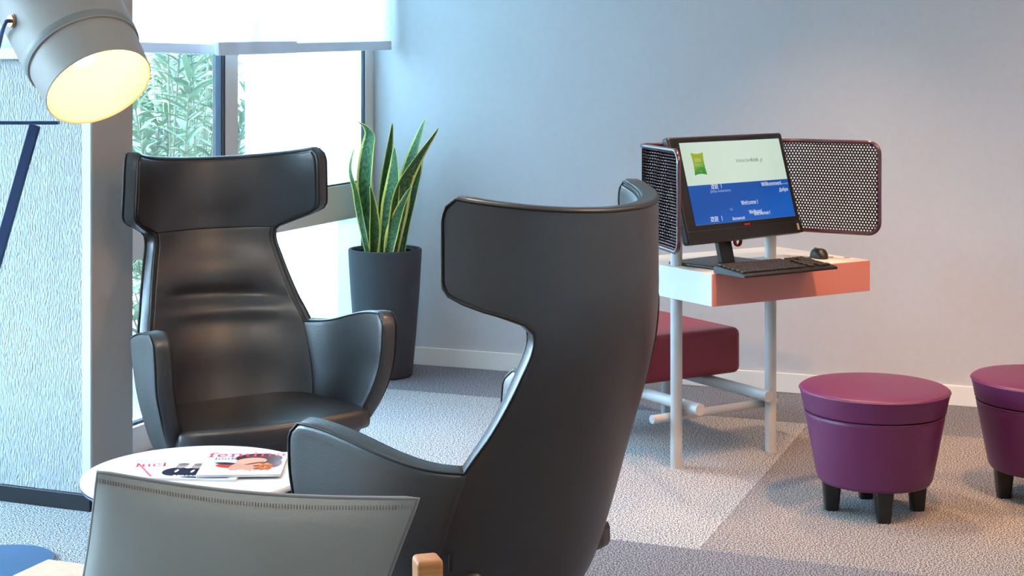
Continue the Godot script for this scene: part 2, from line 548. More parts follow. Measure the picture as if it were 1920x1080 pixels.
func room() -> void:
	var wm: Material = M["back wall cloth"]
	struct("wall_back", span(Vector3(0, 0, -0.2), Vector3(5.4, 2.75, 0)), wm, "grey blue back wall with fine cloth texture")
	struct("wall_right", span(Vector3(5.2, 0, 0), Vector3(5.4, 2.75, 8.3)), wm, "grey right wall of the lounge")
	struct("wall_front", span(Vector3(-2.0, 0, 8.1), Vector3(5.2, 2.75, 8.3)), wm, "grey wall behind the viewer")
	var b := MB.new()
	b.box(Vector3(2.6, 0.045, 0.0075), Vector3(5.2, 0.09, 0.015), 0.003)
	struct("baseboard_back", b, M["white lacquer"], "white skirting board along the back wall")
	struct("ceiling", span(Vector3(-0.02, 2.75, -0.2), Vector3(5.4, 2.95, 8.3)), M["ceiling paint"], "white ceiling over the lounge")
	struct("ceiling", span(Vector3(-2.0, 2.75, 2.55), Vector3(-0.02, 2.95, 8.3)), M["ceiling paint"], "white ceiling over the left bay")
	# floor: a slab with carpet pieces of differing pile tone; the left one paled for window light
	var fl := struct("floor", span(Vector3(-2.0, -0.2, -0.2), Vector3(5.4, -0.012, 8.3)), M["carpet dark"], "grey speckled carpet floor")
	var cp := [[0.0, 0.0, 5.2, 0.605, 1], [0.0, 0.605, 1.2, 1.52, 0], [1.2, 0.605, 2.357, 1.52, 0], [0.0, 1.52, 1.2, 2.444, 0], [1.2, 1.52, 2.357, 2.444, 0], [2.357, 0.605, 5.2, 2.444, 2], [-1.8, 2.444, 0.9, 5.2, 0], [0.9, 2.444, 2.357, 5.2, 1], [2.357, 2.444, 5.2, 5.2, 1], [-1.8, 5.2, 5.2, 8.1, 2]]
	for c in cp:
		obj("carpet_piece", span(Vector3(c[0] + 0.0004, -0.012, c[1] + 0.0004), Vector3(c[2] - 0.0004, 0.0, c[3] - 0.0004), 0.0008), M[["carpet light", "carpet dark", "carpet warm"][c[4]]], fl)
	# the return wall that faces us on the left, with a high window, ending in the pillar
	var tp: Material = M["textured plaster"]
	var z0 := 2.546
	var z1 := 2.785
	var w := struct("wall_left_return", span(Vector3(-2.0, 0, z0), Vector3(0.294, 1.62, z1)), tp, "pale textured plaster wall under the left blind")
	obj("upper_wall", span(Vector3(0.06, 1.62, z0), Vector3(0.294, 2.75, z1)), tp, w)
	obj("lintel", span(Vector3(-2.0, 2.5, z0), Vector3(0.06, 2.75, z1)), tp, w)
	struct("wall_pillar", span(Vector3(0.294, 0, z0), Vector3(0.329, 2.75, z1 - 0.006), 0.006), M["pillar paint"], "taupe painted side of the pillar beside the window")
	struct("trim_1", span(Vector3(0.290, 0.055, z1 - 0.006), Vector3(0.329, 2.75, z1 + 0.004), 0.006), M["smooth plaster"], "smooth white corner bead of the textured wall")
	struct("baseboard_left", span(Vector3(-1.8, 0, z1), Vector3(0.333, 0.057, z1 + 0.016)), M["black skirting"], "black skirting board under the textured wall")
	var g := struct("window_2", span(Vector3(-2.0, 1.62, z0 + 0.1), Vector3(0.06, 1.66, z0 + 0.16)), M["window frame metal"], "high window behind the left blind")
	obj("pane", span(Vector3(-2.0, 1.66, z0 + 0.12), Vector3(0.06, 2.5, z0 + 0.126), 0.001), M["window glass"], g)
	blind("roller_blind", "white roller blind at the top left behind the lamp shade", Vector3(-1.75, 1.535, z1 + 0.03), Vector3(0.065, 1.535, z1 + 0.03), 2.62, false)
	# left wall, out of view, with a window placed to light the left side
	var lw := struct("wall_left", span(Vector3(-2.0, 0, z1), Vector3(-1.8, 0.5, 8.3)), tp, "textured plaster left wall")
	obj("upper_wall", span(Vector3(-2.0, 2.4, z1), Vector3(-1.8, 2.75, 8.3)), tp, lw)
	obj("side_wall", span(Vector3(-2.0, 0.5, z1), Vector3(-1.8, 2.4, 3.3)), tp, lw)
	obj("side_wall", span(Vector3(-2.0, 0.5, 6.4), Vector3(-1.8, 2.4, 8.3)), tp, lw)
	var f := MB.new()
	for z in [3.32, 4.34, 5.36, 6.38]:
		f.box(Vector3(-1.9, 1.45, z), Vector3(0.06, 1.9, 0.05))
	f.box(Vector3(-1.9, 0.52, 4.85), Vector3(0.06, 0.05, 3.1))
	f.box(Vector3(-1.9, 2.38, 4.85), Vector3(0.06, 0.05, 3.1))
	var w3 := struct("unseen_window_3", f, M["window frame metal"], "unseen wide window in the left wall, lighting the left side")
	obj("pane", span(Vector3(-1.903, 0.5, 3.3), Vector3(-1.897, 2.4, 6.4), 0.001), M["window glass"], w3)

func blind(called: String, label: String, a: Vector3, b: Vector3, top: float, seam: bool) -> void:
	# cloth from the roller down to a bottom bar that runs from a to b
	var o := thing(called, label, "blind", a)
	var d := b - a
	var nrm := Vector3(-d.z, 0, d.x).normalized()
	var rows := []
	for j in 13:
		var row := PackedVector3Array()
		for i in 21:
			var u := i / 20.0
			var p := d * u
			p.y = lerpf(p.y, top - a.y, j / 12.0)
			p += nrm * 0.004 * sin(u * 9.0 + j * 0.15) * (1.0 - j / 12.0)
			row.append(p)
		rows.append(row)
	var m := MB.new()
	m.slab(rows, func(_u, _w): return 0.0008, func(_u, _w): return 0.0008, 0.0006)
	obj("cloth", m, M["blind cloth"], o)
	var len := d.length()
	var bs := Basis(d.normalized(), d.normalized().cross(Vector3.UP).cross(d.normalized()).normalized(), d.normalized().cross(Vector3.UP).normalized())
	if seam:
		obj("bottom_bar", bx(d * 0.7 + Vector3(0, 0.022, 0), Vector3(len * 0.6, 0.045, 0.012), 0.004, bs), M["blind bar"], o)
		obj("bottom_bar", bx(d * 0.2 + Vector3(0, 0.026, 0), Vector3(len * 0.4, 0.055, 0.018), 0.004, bs), M["blind bar"], o)
	else:
		obj("bottom_bar", bx(d * 0.5 + Vector3(0, 0.02, 0), Vector3(len, 0.04, 0.012), 0.004, bs), M["blind bar"], o)
	obj("roller", pipe([Vector3(0, top - a.y, 0), Vector3(d.x, top - a.y, d.z)], 0.025, 16), M["blind bar"], o)

func window_bay() -> void:
	var fm: Material = M["window frame metal"]
	var gk: Material = M["window gasket"]
	var m := MB.new()
	m.box(Vector3(-0.035, 1.3, 0.046), Vector3(0.09, 2.6, 0.09), 0.004)          # right jamb
	m.box(Vector3(-0.035, 1.3, 2.50), Vector3(0.09, 2.6, 0.09), 0.004)           # left jamb, behind the pillar
	m.box(Vector3(-0.035, 0.055, 1.27), Vector3(0.11, 0.11, 2.55), 0.004)        # sill
	m.box(Vector3(-0.035, 2.62, 1.27), Vector3(0.09, 0.28, 2.55), 0.004)         # head
	var w := struct("window_1", m, fm, "tall window with metal frame and frosted right panes")
	obj("mullion", span(Vector3(-0.034, 0.11, 1.304), Vector3(0.0, 2.5, 1.450)), fm, w)
	obj("rail", span(Vector3(-0.034, 0.753, 0.09), Vector3(0.002, 0.927, 1.304)), fm, w)
	obj("rail", span(Vector3(-0.034, 0.753, 1.463), Vector3(0.002, 0.927, 2.46)), fm, w)
	obj("gasket", span(Vector3(-0.004, 0.11, 1.416), Vector3(0.004, 2.5, 1.426), 0.001), gk, w)
	obj("gasket", span(Vector3(-0.034, 0.11, 1.436), Vector3(0.005, 2.5, 1.452), 0.001), gk, w)
	obj("gasket", span(Vector3(-0.012, 0.11, 0.092), Vector3(0.004, 2.5, 0.104), 0.001), gk, w)
	obj("gasket", span(Vector3(-0.03, 0.927, 0.108), Vector3(-0.003, 0.936, 1.304), 0.002), gk, w)
	obj("gasket", span(Vector3(-0.03, 0.11, 1.463), Vector3(0.0, 0.120, 2.46), 0.002), gk, w)
	var gl: Material = M["window glass"]
	for z in [[0.108, 1.304], [1.463, 2.46]]:
		obj("pane", span(Vector3(-0.022, 0.927, z[0]), Vector3(-0.016, 2.5, z[1]), 0.001), gl, w)
		obj("pane", span(Vector3(-0.022, 0.11, z[0]), Vector3(-0.016, 0.753, z[1]), 0.001), gl, w)
	obj("frosted_film", span(Vector3(-0.0145, 0.938, 0.11), Vector3(-0.0137, 2.5, 1.223), 0.0003), M["frosted film"], w)
	obj("frosted_film", span(Vector3(-0.0145, 0.112, 0.11), Vector3(-0.0137, 0.752, 1.223), 0.0003), M["frosted film"], w)
	struct("wall_window_corner", span(Vector3(-0.2, 0, -0.2), Vector3(0, 2.75, 0)), M["back wall cloth"], "wall corner beside the window")
	blind("roller_blind", "white roller blind with a two-piece bottom bar over the frosted pane", Vector3(0.12, 1.558, 1.666), Vector3(0.12, 1.600, 0.03), 2.62, true)
	blind("roller_blind", "white roller blind above the clear pane with the bush behind it", Vector3(0.055, 1.565, 2.50), Vector3(0.055, 1.565, 1.52), 2.62, false)

func leaf_mesh(L: float, W: float, bend: float) -> ArrayMesh:
	var m := MB.new()
	var rows := []
	for j in 9:
		var t := j / 8.0
		var hw := W * pow(sin(PI * clampf(t * 0.94 + 0.05, 0.0, 1.0)), 0.8)
		var y := -bend * t * t
		rows.append(PackedVector3Array([Vector3(-hw, y + hw * 0.3, L * t), Vector3(0, y, L * t), Vector3(hw, y + hw * 0.3, L * t)]))
	m.slab(rows, func(_u, _w): return 0.0004, func(_u, _w): return 0.0004, 0.0002)
	return m.build()

func garden() -> void:
	struct("ground", span(Vector3(-7, -0.25, -7), Vector3(-0.05, -0.02, 2.546)), M["garden paving"], "pale paved garden ground outside the window")
	struct("ground", span(Vector3(-7, -0.25, 2.546), Vector3(-2.0, -0.02, 9)), M["garden paving"], "pale paved ground outside the left wall")
	struct("garden_wall", span(Vector3(-3.3, -0.02, -7), Vector3(-3.1, 2.3, 2.5)), M["garden render"], "white rendered garden wall behind the bush")
	var rng := RandomNumberGenerator.new()
	rng.seed = 5
	var kinds := [leaf_mesh(0.17, 0.016, 0.02), leaf_mesh(0.15, 0.014, 0.04), leaf_mesh(0.20, 0.017, 0.06)]
	var spots := [Vector3(-0.66, 0, 0.74), Vector3(-1.40, 0, -0.35), Vector3(-2.25, 0, -1.5)]
	for k in 3:
		var o := thing("oleander_shrub", ["pale green oleander shrub close behind the clear window pane", "middle oleander shrub behind the nearest one, dim at the edge of the frosted film", "oleander shrub furthest back, against the white garden wall"][k], "shrub", spots[k], 0.0, "oleander shrubs outside the window")
		var xf := []
		var stems := MB.new()
		for s in (38 if k == 0 else 80):
			var a := rng.randf() * TAU
			var rad := sqrt(rng.randf())
			var top := Vector3(cos(a) * rad * 0.36, rng.randf_range(0.35, 2.0), sin(a) * rad * (0.50 if k == 0 else 0.75))
			var foot := Vector3(top.x * 0.3, -0.02, top.z * 0.35)
			var mid := foot.lerp(top, 0.5) + Vector3(rng.randf_range(-0.05, 0.05), 0.1, rng.randf_range(-0.05, 0.05))
			var path := curve([foot, mid, top], 6)
			stems.tube(path, 0.005, 6)
			var whorls := 9
			for h in whorls:
				var u := 1.0 - h * 0.055 / maxf(top.y, 0.4)
				if u < 0.15: break
				var at: Vector3 = path[int(u * 12.0)].lerp(path[mini(int(u * 12.0) + 1, 12)], u * 12.0 - int(u * 12.0))
				for q in 3:
					var ya := TAU * q / 3.0 + h * 1.05 + rng.randf_range(-0.35, 0.35)
					var up := rng.randf_range(0.35, 0.85) if h > 0 else rng.randf_range(0.9, 1.3)
					var b := Basis(Vector3.UP, ya) * Basis(Vector3.RIGHT, -up) * Basis(Vector3.BACK, rng.randf_range(-0.4, 0.4))
					xf.append([at, Transform3D(b.scaled(Vector3.ONE * rng.randf_range(0.8, 1.2)), at), rng.randi() % 3])
		obj("stems", stems, M["oleander stem"], o)
		# the leaves nearest the window one by one, those behind them as foliage
		xf.sort_custom(func(p, q): return p[0].x + p[0].y * 0.05 > q[0].x + q[0].y * 0.05)
		var mm := MultiMesh.new()
		mm.transform_format = MultiMesh.TRANSFORM_3D
		mm.mesh = kinds[1]
		var single := 290 if k == 0 else 60
		mm.instance_count = xf.size() - single
		for i in xf.size():
			if i < single:
				var lf := obj("leaf", kinds[xf[i][2]], M["oleander leaf"], o)
				lf.transform = xf[i][1]
			else:
				mm.set_instance_transform(i - single, xf[i][1])
		var mi := MultiMeshInstance3D.new()
		mi.name = "foliage"
		mi.multimesh = mm
		mi.material_override = M["oleander leaf"]
		mi.set_meta("kind", "stuff")
		o.add_child(mi, true)

# ---------------------------------------------------------------- wing armchair
var WING := [[0.24, 0.295], [0.30, 0.325], [0.45, 0.345], [0.58, 0.335], [0.70, 0.292], [0.82, 0.256], [0.90, 0.238], [0.925, 0.242], [0.945, 0.268], [0.985, 0.385], [1.01, 0.428], [1.03, 0.436], [1.165, 0.436], [1.195, 0.429], [1.215, 0.406]]
var LEAN := [[0.24, -0.14], [0.30, -0.175], [0.45, -0.225], [0.60, -0.268], [0.75, -0.315], [0.90, -0.348], [1.0, -0.360], [1.22, -0.362]]
var BOW := [[0.24, 0.36], [0.5, 0.42], [0.85, 0.45], [1.0, 0.40], [1.22, 0.38]]
var ARMX := [[0.22, 0.265], [0.30, 0.315], [0.40, 0.358], [0.52, 0.388], [0.68, 0.398]]
var ARMZ := [[0.22, 0.10], [0.28, 0.18], [0.36, 0.235], [0.46, 0.268], [0.58, 0.283], [0.645, 0.280], [0.670, 0.255]]

func back_pt(s: float, y: float, off := 0.0) -> Vector3:
	var R := tab(BOW, y)
	var a := s / R
	return Vector3(R * sin(a), y, tab(LEAN, y) + R * (1.0 - cos(a))) + Vector3(-sin(a), 0, cos(a)) * off

func back_grid(y0: float, y1: float, inset: float, off: Callable, nv := 44, nu := 33, dip := 0.035) -> Array:
	var rows := []
	for j in nv:
		var w := j / float(nv - 1)
		var row := PackedVector3Array()
		for i in nu:
			var u := -1.0 + 2.0 * i / float(nu - 1)
			var y := lerpf(y0, y1, w)
			var W := tab(WING, clampf(y, 0.24, 1.215 - inset)) - inset
			var s := W * u
			var p := back_pt(s, y, float(off.call(u, y)))
			p.y -= dip * (1.0 - u * u) * smoothstep(0.95, 1.215, y)
			row.append(p)
		rows.append(row)
	return rows

func arm_pt(t: float, v: float, side: float, off := 0.0) -> Vector3:
	var yj := lerpf(0.24, 0.600, v)
	var yf := lerpf(0.24, 0.670, v)
	var W := tab(WING, yj)
	var J := back_pt(W, yj)
	var a := W / tab(BOW, yj)
	var F := Vector3(tab(ARMX, yf), yf, tab(ARMZ, yf))
	var L := F.distance_to(J)
	var tj := Vector3(cos(a), 0, sin(a)).lerp(Vector3(0.4, 0, 1).normalized(), 0.45).normalized()
	var p := bez(J, J + tj * L * 0.36, F - Vector3(0.10, 0, 1.0).normalized() * L * 0.40, F, t)
	p.y = lerpf(yj, yf, smoothstep(0.0, 1.0, t * 0.9 + 0.1 * t * t))
	return Vector3(p.x * side, p.y, p.z)

func wing_chair(called: String, label: String, at: Vector3, turn: float) -> void:
	var o := thing(called, label, "armchair", at, turn, "pair of wing armchairs")
	var lm: Material = M["charcoal leather"]
	var pm: Material = M["charcoal piping"]
	var m := MB.new()
	m.slab(back_grid(0.24, 1.215, 0.0, func(_u, _y): return 0.0), func(_u, _w): return 0.022, func(_u, _w): return 0.022, 0.008)
	obj("back_shell", m, lm, o)
	# lining on the inside: a headrest above the seam, a backrest with soft folds below it
	m = MB.new()
	m.slab(back_grid(0.938, 1.203, 0.012, func(u, y): return 0.026 + 0.010 * (1.0 - pow(absf(u), 4.0)) * sin(PI * clampf((y - 0.935) / 0.27, 0.0, 1.0)), 20, 29), func(_u, _w): return 0.004, func(_u, _w): return 0.010, 0.004)
	obj("headrest", m, lm, o)
	m = MB.new()
	m.slab(back_grid(0.33, 0.931, 0.012, func(u, y):
		var mid := 1.0 - pow(absf(u), 3.0)
		return 0.026 + mid * (0.020 * exp(-pow((y - 0.79) / 0.075, 2.0)) - 0.014 * exp(-pow((y - 0.705 + 0.012 * u) / 0.026, 2.0)) + 0.016 * exp(-pow((y - 0.655 + 0.01 * u) / 0.03, 2.0)) + 0.012 * exp(-pow((y - 0.53) / 0.08, 2.0))), 60, 25), func(_u, _w): return 0.004, func(_u, _w): return 0.010, 0.004)
	obj("backrest", m, lm, o)
	for off in [0.022, -0.022]:
		var path := []
		var g := back_grid(0.26, 1.215, -0.006, func(_u, _y): return off, 60, 25)
		for j in 60: path.append(g[j][0])
		for i in range(1, 24): path.append(g[59][i])
		for j in range(59, -1, -1): path.append(g[j][24])
		obj("piping", pipe(path, 0.0035, 6), pm, o)
	for side in [-1.0, 1.0]:
		var rows := []
		for j in 30:
			var row := PackedVector3Array()
			for i in 25:
				row.append(arm_pt(i / 24.0, j / 29.0, side))
			rows.append(row)
		m = MB.new()
		m.slab(rows, func(_u, _w): return 0.029, func(_u, _w): return 0.029, 0.012)
		var arm := obj("armrest", m, lm, o)
		for off in [0.028, -0.028]:
			var path := []
			for i in range(0, 25): path.append(arm_pt(i / 24.0, 1.0, side) + Vector3(0, 0.008, 0))
			for j in range(28, -1, -1): path.append(arm_pt(1.0, j / 29.0, side) + Vector3(0, 0, 0.007))
			var q := []
			for i in path.size():
				var tgt: Vector3 = path[mini(i + 1, path.size() - 1)] - path[maxi(i - 1, 0)]
				var inward := Vector3(-side, 0, 0.15 * 0.0)
				if i < 24:
					inward = Vector3(tgt.z, 0, -tgt.x).normalized() * (-1.0 if side > 0.0 else 1.0)
					if inward.x * side > 0.0: inward = -inward
				q.append(path[i] + inward * off)
			obj("piping", pipe(q, 0.003, 6), pm, arm)
	# seat
	var rows2 := []
	for j in 15:
		var w := j / 14.0
		var row := PackedVector3Array()
		for i in 21:
			var u := -1.0 + i / 10.0
			var hw := lerpf(0.255, 0.315, smoothstep(0.0, 1.0, w))
			row.append(Vector3(hw * u, 0.335, lerpf(-0.13, 0.315 - 0.05 * u * u, w)))
		rows2.append(row)
	m = MB.new()
	m.slab(rows2, func(u, w): return 0.034 + 0.012 * sin(PI * u) * sin(PI * w), func(u, w): return 0.034 + 0.012 * sin(PI * u) * sin(PI * w), 0.018)
	obj("seat_cushion", m, lm, o)
	m = MB.new()
	var ring := []
	for lv in [[0.215, 0.05], [0.215, 0.62], [0.225, 0.78], [0.25, 0.93], [0.29, 1.0], [0.315, 1.0], [0.318, 0.95], [0.318, 0.05]]:
		var row := PackedVector3Array()
		for s in 40:
			var a := TAU * s / 40.0
			row.append(Vector3(0.285 * lv[1] * signf(cos(a)) * pow(absf(cos(a)), 0.75), lv[0], 0.065 + 0.215 * lv[1] * signf(sin(a)) * pow(absf(sin(a)), 0.75)))
		ring.append(row)
	m.grid(ring, true)
	obj("seat_shell", m, lm, o)
	obj("column", pipe([Vector3(0, 0.03, 0.06), Vector3(0, 0.225, 0.06)], 0.03, 20), M["brushed steel"], o)
	m = MB.new()
	for k in 4:
		var d := Vector3(cos(PI / 4 + k * PI / 2), 0, sin(PI / 4 + k * PI / 2))
		m.tube([Vector3(0, 0.032, 0.06), Vector3(0, 0.022, 0.06) + d * 0.18, Vector3(0, 0.013, 0.06) + d * 0.31], 0.013, 10)
	obj("star_base", m, M["brushed steel"], o)
	obj("label_tag", bx(back_pt(0.31, 0.40, -0.03) + Vector3(0.012, 0, 0), Vector3(0.012, 0.04, 0.004), 0.001), M["black wood"], o)

# ---------------------------------------------------------------- coffee table, magazines
func coffee_table() -> void:
	var o := thing("coffee_table", "low round white coffee table between the two wing armchairs", "table", Vector3(1.275, 0, 3.607))
	obj("tabletop", turned([Vector2(0.0, 0.402), Vector2(0.292, 0.402), Vector2(0.300, 0.406), Vector2(0.301, 0.412), Vector2(0.300, 0.417), Vector2(0.296, 0.420), Vector2(0.296, 0.420), Vector2(0.0, 0.420)], 96), M["table white"], o)
	obj("edge_band", turned([Vector2(0.28, 0.394), Vector2(0.296, 0.394), Vector2(0.299, 0.398), Vector2(0.299, 0.4025), Vector2(0.28, 0.4025), Vector2(0.28, 0.394)], 96), M["table edge"], o, "navy underside edge")
	obj("stem", pipe([Vector3(0, 0.02, 0), Vector3(0, 0.40, 0)], 0.03, 24), M["white lacquer"], o)
	obj("foot_plate", turned([Vector2(0, 0.0), Vector2(0.19, 0.0), Vector2(0.195, 0.006), Vector2(0.19, 0.012), Vector2(0.04, 0.022), Vector2(0, 0.022)], 64), M["white lacquer"], o)
	# magazines
	var a := thing("magazine", "white magazine with three dark-suited figures, lying partly under the other", "magazine", Vector3(1.245, 0.4205, 3.60), 17.0, "magazines on the coffee table")
	magazine(a, 0.31, 0.20, 0.005, cover_suits())
	var b := thing("magazine", "glossy magazine with a dark-haired woman on its cover, on top", "magazine", Vector3(1.369, 0.4265, 3.521), 24.3, "magazines on the coffee table")
	magazine(b, 0.222, 0.236, 0.006, cover_woman())
	var up := Basis(Vector3.RIGHT, -PI / 2)
	var t := text("femina", 0.060, M["print red"], b, Vector3(0, 0.0065, -0.092), "masthead", "Droid Serif")
	t.basis = up.scaled_local(Vector3(1.08, 1, 1))
	t = text("look", 0.030, M["print dark"], b, Vector3(-0.055, 0.0064, -0.052), "cover_line", "Droid Serif")
	t.basis = up
	t = text("le best of du look", 0.019, M["print white"], b, Vector3(-0.01, 0.0066, 0.077), "cover_line", "Droid Serif")
	t.basis = up
	t = text("luci", 0.050, M["print red"], a, Vector3(-0.112, 0.0055, -0.03), "masthead", "Droid Serif")
	t.basis = Basis(Vector3.UP, deg_to_rad(12.0)) * up

func magazine(o: Node3D, w: float, h: float, t: float, cover: Image) -> void:
	var pg := MB.new()
	for k in 4:
		pg.box(Vector3(0.0008 * (k % 2), t * (k + 0.5) / 4.0, 0), Vector3(w - 0.001, t / 4.0 - 0.0002, h - 0.001 * (k % 2)), 0.0004)
	obj("pages", pg, M["print white"], o)
	var m := mat("cover print", Color(1, 1, 1), 0.25)
	m.albedo_texture = ImageTexture.create_from_image(cover)
	var c := MB.new()
	var rows := []
	for j in 5:
		var row := PackedVector3Array()
		for i in 9:
			row.append(Vector3(-w / 2 + w * i / 8.0, t + 0.0003, -h / 2 + h * j / 4.0))
		rows.append(row)
	c.slab(rows, func(_u, _w): return 0.0002, func(_u, _w): return 0.0002, 0.0001)
	obj("cover", c, m, o)

func blob(im: Image, cx: float, cy: float, rx: float, ry: float, ang: float, c: Color) -> void:
	var w := im.get_width()
	var h := im.get_height()
	var R := maxf(rx, ry)
	for y in range(maxi(0, int((cy - R) * h)), mini(h, int((cy + R) * h) + 1)):
		for x in range(maxi(0, int((cx - R) * w)), mini(w, int((cx + R) * w) + 1)):
			var d := Vector2(x / float(w) - cx, y / float(h) - cy).rotated(-ang)
			var k := pow(d.x / rx, 2.0) + pow(d.y / ry, 2.0)
			if k < 1.0:
				im.set_pixel(x, y, im.get_pixel(x, y).lerp(c, clampf((1.0 - k) * 6.0, 0.0, 1.0)))

func cover_woman() -> Image:
	var im := Image.create(256, 256, false, Image.FORMAT_RGB8)
	im.fill(Color(0.90, 0.88, 0.91))
	var skin := Color(0.86, 0.62, 0.52)
	var hair := Color(0.24, 0.16, 0.20)
	blob(im, 0.66, 0.27, 0.30, 0.22, 0.1, hair)
	blob(im, 0.80, 0.45, 0.16, 0.28, -0.2, Color(0.34, 0.20, 0.18))
	blob(im, 0.33, 0.60, 0.17, 0.10, 0.25, Color(0.75, 0.22, 0.13))
	blob(im, 0.30, 0.50, 0.16, 0.05, 0.25, Color(0.16, 0.15, 0.30))
	blob(im, 0.46, 0.62, 0.11, 0.22, 0.3, skin)
	blob(im, 0.62, 0.66, 0.16, 0.20, -0.3, skin)
	blob(im, 0.58, 0.40, 0.20, 0.16, -0.35, Color(0.90, 0.68, 0.58))
	blob(im, 0.63, 0.50, 0.14, 0.03, -0.5, Color(0.45, 0.25, 0.22))
	for k in 26:
		var a := k * 2.4
		blob(im, 0.76 + 0.10 * cos(a) * sqrt(k / 26.0), 0.66 + 0.14 * sin(a) * sqrt(k / 26.0), 0.045, 0.035, a, [Color(0.80, 0.38, 0.14), Color(0.60, 0.22, 0.10), Color(0.88, 0.55, 0.25)][k % 3])
	for k in 3:
		for x in range(222, 250):
			for y in range(108 + k * 16, 116 + k * 16):
				if (x * 7 + y * 3 + k) % 5 < 3: im.set_pixel(x, y, Color(0.65, 0.25, 0.35))
	return im

func cover_suits() -> Image:
	var im := Image.create(256, 192, false, Image.FORMAT_RGB8)
	im.fill(Color(0.91, 0.92, 0.95))
	var suit := Color(0.10, 0.10, 0.20)
	var face := Color(0.70, 0.60, 0.60)
	for k in 3:
		var x: float = [0.42, 0.56, 0.70][k]
		blob(im, x, 0.66, 0.12, 0.22, 0.0, suit)
		blob(im, x, 0.62, 0.015, 0.08, 0.0, Color(0.9, 0.9, 0.92))
		blob(im, x, 0.36, 0.05, 0.13, 0.0, face)
		blob(im, x, 0.28, 0.05, 0.07, 0.0, Color(0.5, 0.46, 0.46))
	blob(im, 0.72, 0.92, 0.22, 0.05, 0.0, Color(0.14, 0.18, 0.42))
	for x in range(110, 200):
		for y in range(160, 166):
			if (x / 3) % 3 > 0: im.set_pixel(x, y, Color(0.95, 0.95, 0.95))
	for k in 40:
		blob(im, 0.02 + k * 0.006, 0.30 + k * 0.016, 0.012, 0.012, 0.0, Color(0.85, 0.25, 0.32))
	return im

